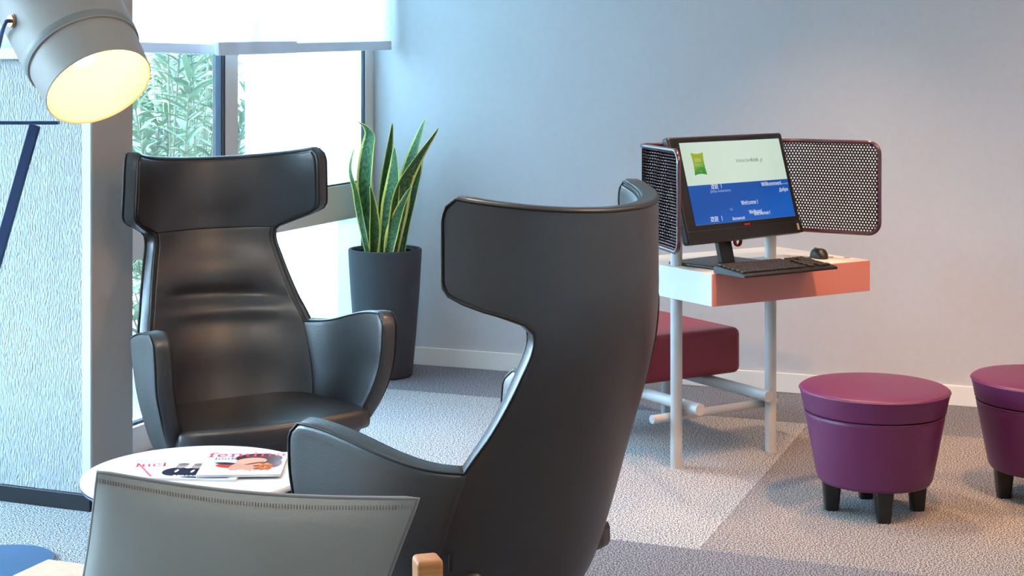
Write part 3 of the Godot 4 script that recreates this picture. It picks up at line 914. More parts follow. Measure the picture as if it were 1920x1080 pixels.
# ---------------------------------------------------------------- plant
func potted_plant() -> void:
	var o := thing("potted_plant", "tall snake plant in a round charcoal planter in the window corner", "plant", Vector3(0.232, 0, 0.325), 21.35)
	obj("planter", turned([Vector2(0, 0.0), Vector2(0.125, 0.0), Vector2(0.133, 0.006), Vector2(0.135, 0.015), Vector2(0.152, 0.20), Vector2(0.168, 0.40), Vector2(0.1775, 0.56), Vector2(0.180, 0.610), Vector2(0.1795, 0.619), Vector2(0.176, 0.623), Vector2(0.166, 0.623), Vector2(0.162, 0.618), Vector2(0.160, 0.57), Vector2(0, 0.57)], 72), M["planter charcoal"], o)
	var soil := MB.new()
	soil.lathe([Vector2(0, 0.565), Vector2(0.159, 0.565), Vector2(0.159, 0.592), Vector2(0.10, 0.600), Vector2(0.0, 0.603)], 40)
	var rng := RandomNumberGenerator.new()
	rng.seed = 3
	for k in 130:
		var a := rng.randf() * TAU
		var r := sqrt(rng.randf()) * 0.145
		soil.box(Vector3(cos(a) * r, 0.604, sin(a) * r), Vector3(rng.randf_range(0.012, 0.03), 0.008, rng.randf_range(0.008, 0.018)), 0.002, Basis.from_euler(Vector3(rng.randf_range(-0.4, 0.4), a * 3.0, rng.randf_range(-0.4, 0.4))))
	obj("bark_mulch", soil, M["bark chips"], o)
	# leaves: spine points in metres about the planter's axis, half width, facing turn
	var L := [
		[[[-0.075, 0.58, 0.02], [-0.115, 0.78, 0.02], [-0.135, 0.90, 0.02], [-0.165, 1.01, 0.01], [-0.150, 1.115, 0.0]], 0.021, 0.5],
		[[[-0.07, 0.58, -0.02], [-0.088, 0.80, -0.02], [-0.096, 0.95, -0.02], [-0.080, 1.10, -0.02], [-0.066, 1.18, 0.0], [-0.085, 1.225, 0.04], [-0.120, 1.245, 0.08]], 0.036, 0.25],
		[[[-0.055, 0.58, 0.05], [-0.050, 0.70, 0.06], [-0.056, 0.82, 0.06], [-0.070, 0.93, 0.05]], 0.026, -0.4],
		[[[-0.035, 0.58, -0.03], [-0.015, 0.80, -0.04], [-0.002, 0.97, -0.05], [0.012, 1.10, -0.05], [0.030, 1.235, -0.05]], 0.030, -0.35],
		[[[0.0, 0.58, 0.03], [0.025, 0.76, 0.04], [0.045, 0.90, 0.04], [0.054, 1.02, 0.03], [0.050, 1.12, 0.02]], 0.040, 0.2],
		[[[0.03, 0.58, 0.06], [0.055, 0.76, 0.07], [0.085, 0.93, 0.06], [0.165, 1.08, 0.04], [0.262, 1.215, 0.03]], 0.045, -0.45],
		[[[0.05, 0.58, -0.05], [0.085, 0.85, -0.06], [0.125, 1.02, -0.06], [0.160, 1.14, -0.06], [0.196, 1.255, -0.06]], 0.036, 0.3],
		[[[0.075, 0.58, 0.0], [0.105, 0.76, -0.01], [0.145, 0.90, -0.01], [0.175, 1.00, -0.02], [0.186, 1.09, -0.02]], 0.042, 0.55],
		[[[0.02, 0.58, 0.09], [0.045, 0.70, 0.10], [0.085, 0.82, 0.10], [0.135, 0.93, 0.09]], 0.028, 0.2],
		[[[-0.01, 0.58, -0.07], [-0.02, 0.78, -0.08], [0.015, 0.98, -0.08], [0.035, 1.14, -0.08]], 0.024, 0.6],
		[[[-0.085, 0.58, -0.05], [-0.10, 0.72, -0.06], [-0.105, 0.86, -0.06], [-0.125, 0.96, -0.05]], 0.022, -0.3],
	]
	for q in L:
		var pts := []
		for p in q[0]: pts.append(Vector3(p[0], p[1], p[2]))
		var path := curve(pts, 7)
		var n := path.size()
		var rows := []
		for j in n:
			var t := j / float(n - 1)
			var hw: float = 1.35 * q[1] * (0.55 + 0.45 * smoothstep(0.0, 0.45, t)) * pow(maxf(1.0 - pow(t, 2.6), 0.0), 0.75) + 0.0008
			var tg: Vector3 = (path[mini(j + 1, n - 1)] - path[maxi(j - 1, 0)]).normalized()
			var ang: float = q[2] + 1.3 * t * signf(q[2]) * 0.6
			var side := Vector3(cos(ang), 0, sin(ang))
			side = (side - tg * side.dot(tg)).normalized()
			var fwd := side.cross(tg)
			var row := PackedVector3Array()
			for i in 9:
				var u := -1.0 + i / 4.0
				row.append(path[j] + side * hw * u + fwd * hw * 0.35 * (u * u))
			rows.append(row)
		var m := MB.new()
		m.slab(rows, func(_u, _w): return 0.0012, func(_u, _w): return 0.0012, 0.0008)
		obj("leaf", m, M["snake leaf"], o)

# ---------------------------------------------------------------- desk with bench and perforated screen
func desk() -> void:
	var o := thing("kiosk_desk", "white computer desk with perforated burgundy screen and red bench seat attached", "desk", Vector3(2.210, 0, 1.688), 52.92)
	var wt: Material = M["desk white"]
	var tw: Material = M["tube white"]
	obj("desktop", span(Vector3(0, 0.641, -0.56), Vector3(0.78, 0.76, -0.004), 0.002), wt, o)
	obj("front_panel", span(Vector3(0.0, 0.641, -0.006), Vector3(0.78, 0.7585, 0.0), 0.001), M["desk salmon"], o, "salmon pink front edge")
	for x in [0.036, 0.50]:
		obj("post", pipe([Vector3(x, 0, -0.258), Vector3(x, 1.05, -0.258)], 0.0225, 24), tw, o)
	for x in [0.036 + 0.045, 0.50 - 0.045]:
		obj("bench_leg", pipe([Vector3(x + (-0.045 if x < 0.2 else 0.045), 0, -0.93), Vector3(x + (-0.045 if x < 0.2 else 0.045), 0.24, -0.93)], 0.0225, 24), tw, o)
		obj("bench_rail", pipe([Vector3(x, 0.228, -0.17 if x < 0.2 else -0.215), Vector3(x, 0.228, -1.0)], 0.0225, 24), tw, o)
	obj("cross_bar", pipe([Vector3(-0.05, 0.183, -0.297), Vector3(0.56, 0.183, -0.297)], 0.016, 20), tw, o)
	var c := bx(Vector3(0.285, 0.346, -0.83), Vector3(0.616, 0.19, 0.58), 0.03)
	obj("bench_seat", c, M["burgundy leather"], o, "burgundy padded bench seat")
	for x in [0.655, 0.70]:
		obj("grommet", turned([Vector2(0.0, 0.7601), Vector2(0.012, 0.7601), Vector2(0.013, 0.7612), Vector2(0.012, 0.762), Vector2(0.0, 0.762)], 20), M["grey plastic"], o).position = Vector3(x + 0.06, 0, -0.15 + (x - 0.655))
	# perforated screen: splayed wings on a straight back, rounded corners
	var way := Curve3D.new()
	way.bake_interval = 0.004
	way.add_point(Vector3(-0.245, 0, 0.12))
	way.add_point(Vector3(-0.130, 0, -0.235), Vector3.ZERO, Vector3(0.0155, 0, -0.048))
	way.add_point(Vector3(-0.055, 0, -0.295), Vector3(-0.045, 0, 0))
	way.add_point(Vector3(0.585, 0, -0.295), Vector3.ZERO, Vector3(0.045, 0, 0))
	way.add_point(Vector3(0.668, 0, -0.242), Vector3(-0.02, 0, -0.044))
	way.add_point(Vector3(0.800, 0, 0.03))
	var total := way.get_baked_length()
	var y0 := 0.862
	var y1 := 1.216
	var rc := 0.045
	var pt := func(s: float, y: float) -> Vector3:
		var p := way.sample_baked(clampf(s, 0.0, total))
		return Vector3(p.x, y, p.z)
	var ring := []
	var seq := []
	for k in 61: seq.append(Vector2(lerpf(rc, total - rc, k / 60.0), y0))
	for k in range(1, 9): seq.append(Vector2(total - rc + rc * sin(PI / 2 * k / 8.0), y0 + rc - rc * cos(PI / 2 * k / 8.0)))
	for k in range(1, 9): seq.append(Vector2(total, lerpf(y0 + rc, y1 - rc, k / 8.0)))
	for k in range(1, 9): seq.append(Vector2(total - rc + rc * cos(PI / 2 * k / 8.0), y1 - rc + rc * sin(PI / 2 * k / 8.0)))
	for k in range(1, 61): seq.append(Vector2(lerpf(total - rc, rc, k / 60.0), y1))
	for k in range(1, 9): seq.append(Vector2(rc - rc * sin(PI / 2 * k / 8.0), y1 - rc + rc * cos(PI / 2 * k / 8.0)))
	for k in range(1, 9): seq.append(Vector2(0, lerpf(y1 - rc, y0 + rc, k / 8.0)))
	for k in range(1, 8): seq.append(Vector2(rc - rc * cos(PI / 2 * k / 8.0), y0 + rc - rc * sin(PI / 2 * k / 8.0)))
	for q in seq: ring.append(pt.call(q.x, q.y))
	obj("screen_frame", pipe(ring, 0.0085, 10, true), M["burgundy enamel"], o)
	var mesh := MB.new()
	var pitch := 0.0125
	var rowh := pitch * 0.866
	var rr := 0.0044
	var hexr := pitch / sqrt(3.0)
	var nrow := int((y1 - y0) / rowh) + 1
	var ncol := int(total / pitch) + 1
	for j in nrow:
		for i in ncol:
			var s := (i + 0.5 * (j % 2)) * pitch
			var y := y0 + j * rowh
			if s < 0.002 or s > total - 0.002 or y > y1 - 0.002: continue
			var ex := maxf(rc - s, s - (total - rc))
			var ey := maxf(y0 + rc - y, y - (y1 - rc))
			if ex > 0 and ey > 0 and Vector2(ex, ey).length() > rc: continue
			var c0: Vector3 = pt.call(s, y)
			var tg: Vector3 = (pt.call(minf(s + 0.004, total), y) - pt.call(maxf(s - 0.004, 0.0), y)).normalized()
			var nn := tg.cross(Vector3.UP).normalized() * 0.0009
			var f := mesh.v.size()
			for side in 2:
				var d := nn if side == 0 else -nn
				for k in 12:
					var a := TAU * (k + 0.0) / 12.0 + PI / 6.0
					var hr := hexr if k % 2 == 0 else hexr * 0.866
					var dir := tg * cos(a) + Vector3.UP * sin(a)
					mesh.add(c0 + dir * hr + d, Vector2.ZERO, d.normalized())
					mesh.add(c0 + dir * rr + d, Vector2.ZERO, d.normalized())
			for k in 12:
				var k2 := (k + 1) % 12
				mesh.quad(f + k * 2, f + k * 2 + 1, f + k2 * 2 + 1, f + k2 * 2)
				mesh.quad(f + 24 + k * 2, f + 24 + k2 * 2, f + 24 + k2 * 2 + 1, f + 24 + k * 2 + 1)
				mesh.quad(f + k * 2 + 1, f + 24 + k * 2 + 1, f + 24 + k2 * 2 + 1, f + k2 * 2 + 1)
	obj("perforated_sheet", mesh, M["burgundy enamel"], o)
	for x in [0.036, 0.50]:
		var br := MB.new()
		for y in [0.95, 1.02]:
			br.box(Vector3(x, y, -0.287), Vector3(0.03, 0.03, 0.014), 0.003)
		obj("screen_bracket", br, tw, o)

# ---------------------------------------------------------------- computer
func computer() -> void:
	var bp: Material = M["black plastic"]
	var o := thing("desktop_monitor", "black all-in-one computer with a lit screen standing on the desk", "monitor", Vector3(2.2855, 0.76, 1.424), 63.0)
	var pan := Node3D.new()
	var W := 0.664
	var H := 0.402
	var m := MB.new()
	m.box(Vector3(0, H / 2, -0.02), Vector3(W, H, 0.036), 0.012)
	var tilt := Basis(Vector3.RIGHT, -deg_to_rad(15.5))
	var at := Vector3(0, 0.105, 0)
	var hs := obj("housing", m, bp, o)
	hs.transform = Transform3D(tilt, at)
	pan.free()
	var u0 := -W / 2 + 0.083 * W
	var u1 := W / 2 - 0.045 * W
	var v0 := 0.168 * H
	var v1 := 0.938 * H
	obj("chin", bx(Vector3(0, 0.06 * H, -0.0015), Vector3(W - 0.006, 0.115 * H, 0.006), 0.003), bp, hs)
	obj("badge", bx(Vector3(0.008, 0.135 * H, -0.0012), Vector3(0.032, 0.006, 0.002), 0.0008), M["red badge"], hs, "small red badge")
	obj("sticker", bx(Vector3(W / 2 - 0.03, 0.062 * H, 0.0018), Vector3(0.012, 0.026, 0.001), 0.0003), M["grey plastic"], hs, "small pale sticker")
	obj("back_cover", bx(Vector3(0, 0.5 * H, -0.045), Vector3(0.5, 0.28, 0.03), 0.012), bp, hs)
	# lit screen
	var im := Image.create(320, 200, false, Image.FORMAT_RGB8)
	for y in 200:
		for x in 320:
			var c := Color(0.80, 0.90, 0.83).lerp(Color(0.88, 0.95, 0.88), 0.5 + 0.5 * sin(x * 0.01))
			if y > 104: c = Color(0.03, 0.33, 0.69).lerp(Color(0.03, 0.38, 0.77), 0.5 + 0.5 * sin(y * 0.03 + x * 0.008))
			im.set_pixel(x, y, c)
	var sc := mat("lit screen", Color(0.02, 0.02, 0.02), 0.25)
	sc.emission_enabled = true
	sc.emission = Color.WHITE
	sc.emission_operator = BaseMaterial3D.EMISSION_OP_MULTIPLY
	sc.emission_texture = ImageTexture.create_from_image(im)
	sc.emission_energy_multiplier = 0.92
	var s := MB.new()
	var cw := u1 - u0
	var ch := v1 - v0
	var rows := []
	for j in 2:
		rows.append(PackedVector3Array([Vector3(-cw / 2, ch / 2 - ch * j, 0), Vector3(cw / 2, ch / 2 - ch * j, 0)]))
	s.slab(rows, func(_u, _w): return 0.0006, func(_u, _w): return 0.0006, 0.0002)
	var scr := obj("screen", s, sc, o)
	scr.transform = Transform3D(tilt, at + tilt * Vector3((u0 + u1) / 2, (v0 + v1) / 2, -0.0014))
	var put := func(t: String, x: float, y: float, size: float, mm: String, face := "Droid Sans") -> void:
		text(t, size * 0.88, M[mm], scr, Vector3(-cw / 2 + cw * x, ch / 2 - ch * y, 0.0009), "screen_text", face)
	put.call("Interactive", 0.585, 0.255, 0.020, "screen faint text")
	put.call("Kiosk", 0.700, 0.255, 0.022, "screen grey text")
	put.call(".gf", 0.765, 0.262, 0.018, "screen faint text")
	greeting(scr, Vector3(-cw / 2 + cw * 0.25, ch / 2 - ch * 0.555, 0.0009), 0.020)
	put.call("!", 0.315, 0.555, 0.026, "screen text")
	put.call("Добро пожаловать", 0.300, 0.610, 0.015, "screen dim text")
	put.call("Willkommen!", 0.820, 0.570, 0.023, "screen text")
	put.call("Bem-vindo", 0.955, 0.580, 0.011, "screen dim text")
	put.call("Добро", 0.935, 0.655, 0.021, "screen text")
	put.call("Welcome !", 0.560, 0.780, 0.024, "screen text")
	greeting(scr, Vector3(-cw / 2 + cw * 0.185, ch / 2 - ch * 0.945, 0.0009), 0.022)
	put.call("!", 0.258, 0.945, 0.028, "screen text")
	put.call("Benvenuti", 0.420, 0.962, 0.018, "screen text")
	put.call("Welkom!", 0.600, 0.900, 0.022, "screen text")
	put.call("Bienvenue !", 0.665, 0.925, 0.021, "screen text")
	put.call("Hej", 0.365, 0.845, 0.012, "screen dim text")
	# the cushion-shaped green mark
	var lg := mat("screen green", Color(0.02, 0.02, 0.02), 0.5)
	var li := Image.create(48, 64, false, Image.FORMAT_RGB8)
	for y in 64:
		for x in 48:
			var q := Color(0.62, 0.72, 0.05).lerp(Color(0.05, 0.58, 0.15), smoothstep(0.35, 0.95, y / 64.0 + 0.15 * (x - 24) / 24.0))
			li.set_pixel(x, y, q)
	lg.emission_enabled = true
	lg.emission = Color.WHITE
	lg.emission_operator = BaseMaterial3D.EMISSION_OP_MULTIPLY
	lg.emission_texture = ImageTexture.create_from_image(li)
	lg.emission_energy_multiplier = 0.9
	var g := MB.new()
	var gr := []
	for j in 9:
		var row := PackedVector3Array()
		for i in 9:
			var x := -1.0 + i / 4.0
			var y := 1.0 - j / 4.0
			row.append(Vector3(x * (1.0 - 0.13 * (1.0 - y * y)) * 0.034, y * (1.0 - 0.12 * (1.0 - x * x)) * 0.043, 0))
		gr.append(row)
	g.slab(gr, func(_u, _w): return 0.0002, func(_u, _w): return 0.0002, 0.0001)
	var logo := obj("screen_logo", g, lg, scr)
	logo.position = Vector3(-cw / 2 + cw * 0.145, ch / 2 - ch * 0.265, 0.0009)
	put.call("ibis", 0.14, 0.215, 0.026, "screen text")
	put.call("STYLES", 0.148, 0.285, 0.017, "screen text")
	put.call("hotels", 0.150, 0.355, 0.008, "screen text")
	var al := AreaLight3D.new()
	al.name = "screen_light"
	al.area_size = Vector2(cw, ch)
	al.light_color = Color(0.62, 0.78, 0.95)
	al.light_energy = 0.04
	al.shadow_enabled = true
	add_child(al)
	var world := o.transform * scr.transform
	al.transform = Transform3D(world.basis * Basis(Vector3.UP, PI), world * Vector3(0, 0, 0.004))
	obj("stand_neck", bx(Vector3(-0.02, 0.10, -0.115), Vector3(0.075, 0.20, 0.022), 0.005, Basis(Vector3.RIGHT, -0.25)), bp, o)
	obj("stand_base", bx(Vector3(-0.03, 0.006, -0.13), Vector3(0.30, 0.012, 0.23), 0.005), bp, o)
	obj("cable_ring", turned([Vector2(0.014, 0.0), Vector2(0.020, 0.0), Vector2(0.021, 0.006), Vector2(0.020, 0.012), Vector2(0.014, 0.012), Vector2(0.014, 0.0)], 24), M["red badge"], o, "orange red cable ring").transform = Transform3D(Basis(Vector3.RIGHT, PI / 2), Vector3(0.035, 0.085, -0.09))
	# keyboard
	var kb := thing("keyboard", "black computer keyboard lying at the desk front edge", "keyboard", Vector3(2.4105, 0.76, 1.533), 52.9 + 2.0)
	var base := MB.new()
	var prof := []
	for q in [[-0.085, 0.002], [-0.085, 0.024], [-0.078, 0.029], [0.075, 0.013], [0.085, 0.009], [0.085, 0.002]]:
		prof.append(q)
	var rw := []
	for x in [-0.228, -0.2265, 0.2265, 0.228]:
		var k := 0.96 if absf(x) > 0.227 else 1.0
		var row := PackedVector3Array()
		for q in prof: row.append(Vector3(x, 0.012 + (q[1] - 0.012) * k, q[0] * k))
		rw.append(row)
	base.grid(rw, true)
	for e in [0, 3]:
		var c := base.add(Vector3(rw[e][0].x, 0.012, 0), Vector2.ZERO)
		var ids := []
		for p in rw[e]: ids.append(base.add(p))
		for k in ids.size():
			if e == 3: base.tri(c, ids[k], ids[(k + 1) % ids.size()])
			else: base.tri(c, ids[(k + 1) % ids.size()], ids[k])
	obj("body", base, bp, kb)
	var keys := MB.new()
	var kt := Basis(Vector3.RIGHT, atan2(0.016, 0.153))
	for r in 6:
		var z := -0.066 + r * 0.0235
		var y := 0.0305 - 0.016 * (z + 0.078) / 0.153
		var x := -0.215
		var c := 0
		while x < 0.205:
			var w := 0.0165
			if r == 5 and c == 3: w = 0.105
			elif (c == 0 and r > 1) or (c == 12 and r > 0): w = 0.026
			if not (x > 0.085 and x < 0.095) and not (x > 0.135 and x < 0.142):
				keys.box(Vector3(x + w / 2, y + 0.002, z), Vector3(w, 0.007, 0.0185), 0.0022, kt)
			x += w + 0.0026
			c += 1
	var ks := obj("keys", keys, M["key plastic"], kb)
	ks.set_meta("kind", "stuff")
	# mouse
	var ms := thing("computer_mouse", "black computer mouse to the right of the keyboard", "mouse", Vector3(2.482, 0.76, 1.067), 35.0)
	var mr := []
	for j in 13:
		var ph := PI / 2 * j / 12.0
		var row := PackedVector3Array()
		for q in 28:
			var a := TAU * q / 28.0
			var rx := 0.031 * pow(cos(ph), 0.6) * (1.0 + 0.08 * sin(a))
			row.append(Vector3(rx * cos(a), 0.002 + 0.036 * sin(ph) * (1.0 + 0.12 * cos(ph) * sin(a)), 0.054 * pow(cos(ph), 0.6) * sin(a)))
		mr.append(row)
	var low := PackedVector3Array()
	for q in 28: low.append(Vector3(mr[0][q].x * 0.9, 0.0, mr[0][q].z * 0.9))
	var cen := PackedVector3Array()
	for q in 28: cen.append(Vector3(0, 0, 0))
	mr.push_front(low)
	mr.push_front(cen)
	var mm2 := MB.new()
	mm2.grid(mr, true)
	obj("body", mm2, bp, ms)
	obj("scroll_wheel", pipe([Vector3(-0.004, 0.030, -0.028), Vector3(0.004, 0.030, -0.028)], 0.009, 16), M["grey plastic"], ms)

func greeting(scr: Node3D, at: Vector3, h: float) -> void:   # the two characters of the Chinese word for welcome, stroke by stroke
	var m := MB.new()
	var strokes := [[-1.9, 0.7, -1.05, 0.7], [-1.05, 0.7, -1.9, -0.8], [-1.8, 0.2, -1.05, -0.8], [-0.8, 0.95, -1.0, 0.35], [-0.85, 0.6, -0.15, 0.6], [-0.15, 0.6, -0.3, 0.25], [-0.55, 0.4, -1.0, -0.85], [-0.5, 0.0, -0.1, -0.85],
		[0.2, 0.9, 0.35, 0.6], [0.15, 0.3, 0.4, 0.3], [0.4, 0.3, 0.4, -0.45], [0.15, -0.8, 0.5, -0.55], [0.5, -0.65, 2.0, -0.8], [0.75, 0.8, 0.75, -0.3], [0.75, -0.3, 1.1, -0.1], [0.75, 0.75, 1.1, 0.9], [1.3, 0.75, 1.8, 0.75], [1.8, 0.75, 1.8, -0.1], [1.8, -0.1, 1.6, -0.1], [1.3, 0.75, 1.3, -0.5]]
	for q in strokes:
		var a := Vector3(q[0], q[1], 0) * h * 0.5
		var b := Vector3(q[2], q[3], 0) * h * 0.5
		var d := (b - a).normalized()
		m.box((a + b) / 2.0, Vector3(a.distance_to(b) + h * 0.05, h * 0.085, 0.0004), 0.0001, Basis(d, Vector3.BACK.cross(d), Vector3.BACK))
	obj("screen_text", m, M["screen text"], scr).position = at

# ---------------------------------------------------------------- stools
func stool(at: Vector3, label: String) -> void:
	var o := thing("round_stool", label, "stool", at, 21.0, "pair of round stools")
	var lm: Material = M["plum leather"]
	obj("body", turned([Vector2(0, 0.10), Vector2(0.17, 0.10), Vector2(0.186, 0.104), Vector2(0.194, 0.118), Vector2(0.206, 0.18), Vector2(0.221, 0.26), Vector2(0.2335, 0.325), Vector2(0.233, 0.334), Vector2(0.228, 0.339), Vector2(0, 0.339)], 72), lm, o)
	var lid := obj("lid", turned([Vector2(0, 0.3395), Vector2(0.226, 0.3395), Vector2(0.233, 0.341), Vector2(0.238, 0.347), Vector2(0.2475, 0.395), Vector2(0.2515, 0.408), Vector2(0.250, 0.415), Vector2(0.243, 0.420), Vector2(0.20, 0.427), Vector2(0.12, 0.432), Vector2(0, 0.434)], 72), lm, o)
	var ring := []
	var ring2 := []
	for k in 72:
		var a := TAU * k / 72.0
		ring.append(Vector3(cos(a) * 0.2515, 0.411, sin(a) * 0.2515))
		ring2.append(Vector3(cos(a) * 0.2335, 0.336, sin(a) * 0.2335))
	obj("piping", pipe(ring, 0.0022, 6, true), lm, lid)
	obj("piping", pipe(ring2, 0.0022, 6, true), lm, o)
	for k in 4:
		var a := TAU * k / 4.0 + 0.02
		var m := MB.new()
		var rows := []
		for q in [[0.0, 0.02], [0.0, 0.022], [0.002, 0.023], [0.09, 0.031], [0.108, 0.032], [0.108, 0.02]]:
			var row := PackedVector3Array()
			for s in 16:
				var b := TAU * s / 16.0
				row.append(Vector3(signf(cos(b)) * pow(absf(cos(b)), 0.45) * float(q[1]), q[0], signf(sin(b)) * pow(absf(sin(b)), 0.45) * float(q[1])))
			rows.append(row)
		m.grid(rows, true)
		obj("foot", m, M["black wood"], o).transform = Transform3D(Basis(Vector3.UP, -a), Vector3(cos(a) * 0.145, 0, sin(a) * 0.145))

# ---------------------------------------------------------------- floor lamp
func floor_lamp() -> void:
	var o := thing("floor_lamp", "large grey spotlight floor lamp with navy steel trestle, tilted down", "floor lamp", Vector3(0.416, 0, 3.353))
	var base := Vector3(0.416, 0, 3.353)
	var mouth := Vector3(0.907, 1.449, 3.529) - base
	var ax := Vector3(0.638, -0.715, 0.287).normalized()
	var side := Vector3(-0.410, 0, 0.912)
	var b := Basis(side, -ax, side.cross(-ax))
	var sh := obj("lamp_shade", turned([Vector2(0.150, 0.0), Vector2(0.1515, 0.001), Vector2(0.1525, 0.004), Vector2(0.158, 0.120), Vector2(0.158, 0.120), Vector2(0.163, 0.120), Vector2(0.164, 0.123), Vector2(0.174, 0.43), Vector2(0.171, 0.44), Vector2(0.05, 0.455), Vector2(0.0, 0.455), Vector2(0.0, 0.452), Vector2(0.05, 0.452), Vector2(0.166, 0.436), Vector2(0.158, 0.123), Vector2(0.148, 0.004), Vector2(0.150, 0.0)], 72), M["lamp grey"], o)
	sh.transform = Transform3D(b, mouth)
	obj("ring_band", turned([Vector2(0.156, 0.125), Vector2(0.158, 0.122), Vector2(0.1645, 0.125), Vector2(0.166, 0.147), Vector2(0.164, 0.150), Vector2(0.158, 0.150), Vector2(0.156, 0.125)], 72), M["lamp ring"], sh)
	obj("reflector", turned([Vector2(0.1478, 0.006), Vector2(0.150, 0.09), Vector2(0.148, 0.16), Vector2(0.12, 0.21), Vector2(0.03, 0.232), Vector2(0.0, 0.233), Vector2(0.0, 0.235), Vector2(0.03, 0.234), Vector2(0.122, 0.213), Vector2(0.151, 0.16), Vector2(0.153, 0.09), Vector2(0.1485, 0.006), Vector2(0.1478, 0.006)], 64), M["lamp inside"], sh)
	var bulb := obj("bulb", turned([Vector2(0, 0.10), Vector2(0.022, 0.104), Vector2(0.038, 0.118), Vector2(0.042, 0.135), Vector2(0.036, 0.155), Vector2(0.018, 0.18), Vector2(0.015, 0.215), Vector2(0.0, 0.215)], 32), M["bulb glow"], sh)
	var l := OmniLight3D.new()
	l.name = "bulb_light"
	l.light_color = Color(1.0, 0.80, 0.52)
	l.light_energy = 0.16
	l.light_size = 0.03
	l.omni_range = 10.0
	l.omni_attenuation = 2.0
	l.shadow_enabled = true
	add_child(l)
	l.position = base + mouth - ax * 0.135
	# pivot knobs and the forked rod
	for sd in [1.0, -1.0]:
		var kn: Vector3 = mouth - ax * 0.262 + side * sd * 0.167
		var k := obj("pivot_knob", pipe([kn - side * sd * 0.004, kn + side * sd * 0.010], 0.017, 24), M["brass"], o)
		obj("knob_collar", pipe([kn - side * sd * 0.006, kn + side * sd * 0.004], 0.021, 24), M["lamp ring"], o)
		var foot := Vector3(0.47, 1.343, 3.54) - base
		if sd < 0.0: foot = Vector3(0.30, 1.343, 3.60) - base
		var out: Vector3 = kn + side * sd * 0.022
		if sd > 0.0: obj("fork_rod", pipe(curve([kn + side * sd * 0.006, out + Vector3(-0.004, -0.012, 0.002), Vector3(0.5453, 1.531, 3.53) - base, foot], 8), 0.006, 10), M["navy steel"], o)
	obj("cross_bar", bx((Vector3(0.705, 1.346, 3.447) + Vector3(0.23, 1.343, 3.632)) / 2 - base, Vector3(0.51, 0.010, 0.028), 0.002, Basis(Vector3.UP, deg_to_rad(21.35))), M["navy steel"], o)
	var seg := func(p: Vector3, q: Vector3) -> MB:
		var d := (q - p).normalized()
		var xx := d.cross(Vector3(0.36, 0, 0.93)).normalized()
		return bx((p + q) / 2 - base, Vector3(0.030, p.distance_to(q), 0.018), 0.002, Basis(xx, d, xx.cross(d)))
	obj("leg", seg.call(Vector3(0.640, 1.337, 3.472), Vector3(0.292, 0.004, 3.613)), M["navy steel"], o)
	obj("leg", seg.call(Vector3(0.265, 1.337, 3.62), Vector3(0.375, 0.010, 3.385)), M["navy steel"], o)
	obj("foot_plate", turned([Vector2(0, 0.0), Vector2(0.158, 0.0), Vector2(0.160, 0.003), Vector2(0.158, 0.010), Vector2(0.0, 0.012)], 64), M["blue steel plate"], o)

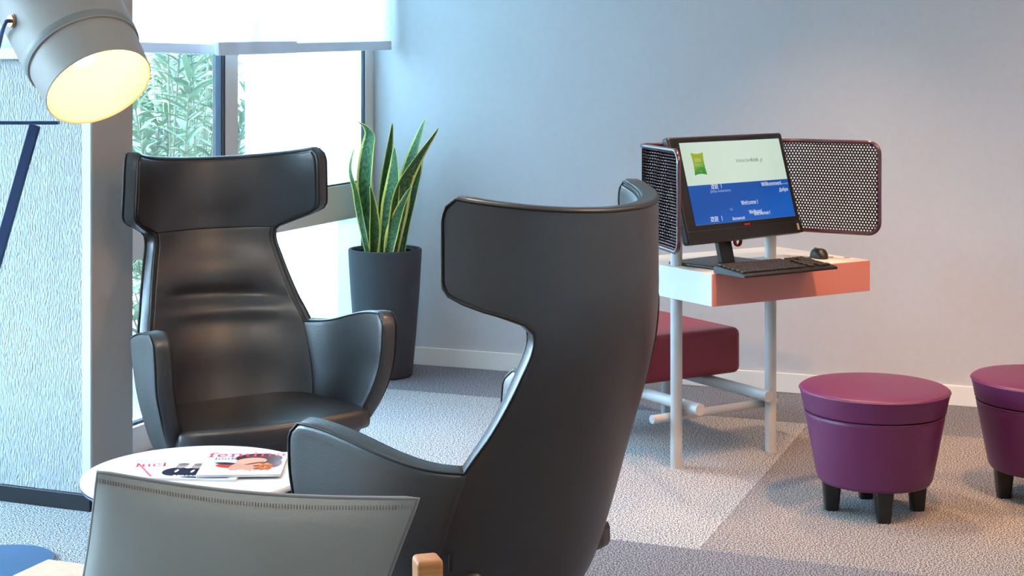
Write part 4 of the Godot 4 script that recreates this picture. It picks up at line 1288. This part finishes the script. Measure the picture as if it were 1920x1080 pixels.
# ---------------------------------------------------------------- foreground
func lounge_chair() -> void:
	var o := thing("lounge_chair", "beech lounge chair with a taupe back cushion, cut off by the bottom edge", "armchair", Vector3(2.25, 0, 4.65), 10.5)
	# the cushion: a pillow with pointed corners, its top edge running from left to right
	var X := Vector3(0.985, -0.012, -0.0)
	var tl := Vector3(1.977, 0.822, 4.989)
	var tr := Vector3(2.520, 0.806, 4.888)
	var inv := o.transform.affine_inverse()
	tl = inv * tl
	tr = inv * tr
	var down := Vector3(-0.12, -0.5, 0.03)
	var rows := []
	for j in 25:
		var w := j / 24.0
		var row := PackedVector3Array()
		for i in 29:
			var u := i / 28.0
			var su := sin(PI * u)
			var sw := sin(PI * w)
			var p := tl.lerp(tr, u + (0.5 - u) * 0.09 * sw) + down * (w + (0.5 - w) * 0.055 * su)
			row.append(p)
		rows.append(row)
	var th := func(u: float, w: float) -> float:
		return 0.004 + 0.062 * pow(maxf(4.0 * u * (1.0 - u), 0.0), 0.55) * pow(maxf(4.0 * w * (1.0 - w), 0.0), 0.55)
	var m := MB.new()
	m.slab(rows, th, th, 0.005, Vector2.ONE, true)
	var cu := obj("back_cushion", m, M["taupe fabric"], o)
	var edge := []
	for i in 29: edge.append(rows[0][i])
	for j in range(1, 25): edge.append(rows[j][28])
	for i in range(27, -1, -1): edge.append(rows[24][i])
	for j in range(23, 0, -1): edge.append(rows[j][0])
	obj("seam", pipe(edge, 0.0045, 8, true), M["taupe seam"], cu)
	var st := MB.new()
	for k in 110:
		var u := (k + 0.5) / 110.0
		var f := u * 28.0
		var p: Vector3 = rows[0][int(f)].lerp(rows[0][mini(int(f) + 1, 28)], f - int(f)) + Vector3(0, -0.010, 0)
		st.box(p + Vector3(0, 0, 0.0095 + 0.012 * sin(PI * u)), Vector3(0.0012, 0.007, 0.002), 0.0005)
	var sti := obj("stitching", st, M["taupe seam"], cu)
	sti.set_meta("kind", "stuff")
	# wooden frame
	var wd: Material = M["beech wood"]
	for sx in [-1.0, 1.0]:
		var pst := MB.new()
		pst.box(Vector3(sx * 0.226, 0.349, 0.232), Vector3(0.044, 0.698, 0.048), 0.008, Basis(Vector3.UP, deg_to_rad(28.0)))
		obj("back_post", pst, wd, o)
		obj("front_leg", bx(Vector3(sx * 0.272, 0.22, -0.36), Vector3(0.036, 0.44, 0.046), 0.008), wd, o)
		obj("armrest", bx(Vector3(sx * 0.272, 0.45, -0.07), Vector3(0.05, 0.025, 0.62), 0.008), wd, o)
	obj("seat_rail", bx(Vector3(0, 0.26, 0.21), Vector3(0.53, 0.05, 0.025), 0.006), wd, o)
	obj("seat_rail", bx(Vector3(0, 0.26, -0.36), Vector3(0.53, 0.05, 0.025), 0.006), wd, o)
	obj("seat_cushion", bx(Vector3(0, 0.335, -0.08), Vector3(0.48, 0.10, 0.54), 0.035), M["taupe fabric"], o)

func low_table() -> void:
	var o := thing("low_table", "low pale wood table at the bottom left corner beside the cushion", "table", Vector3(1.58, 0, 4.62))
	obj("tabletop", bx(Vector3(0, 0.385, 0), Vector3(0.49, 0.03, 0.64), 0.003), M["pale wood"], o)
	for x in [-0.21, 0.21]:
		for z in [-0.28, 0.28]:
			obj("leg", bx(Vector3(x, 0.185, z), Vector3(0.04, 0.37, 0.04), 0.004), M["pale wood"], o)
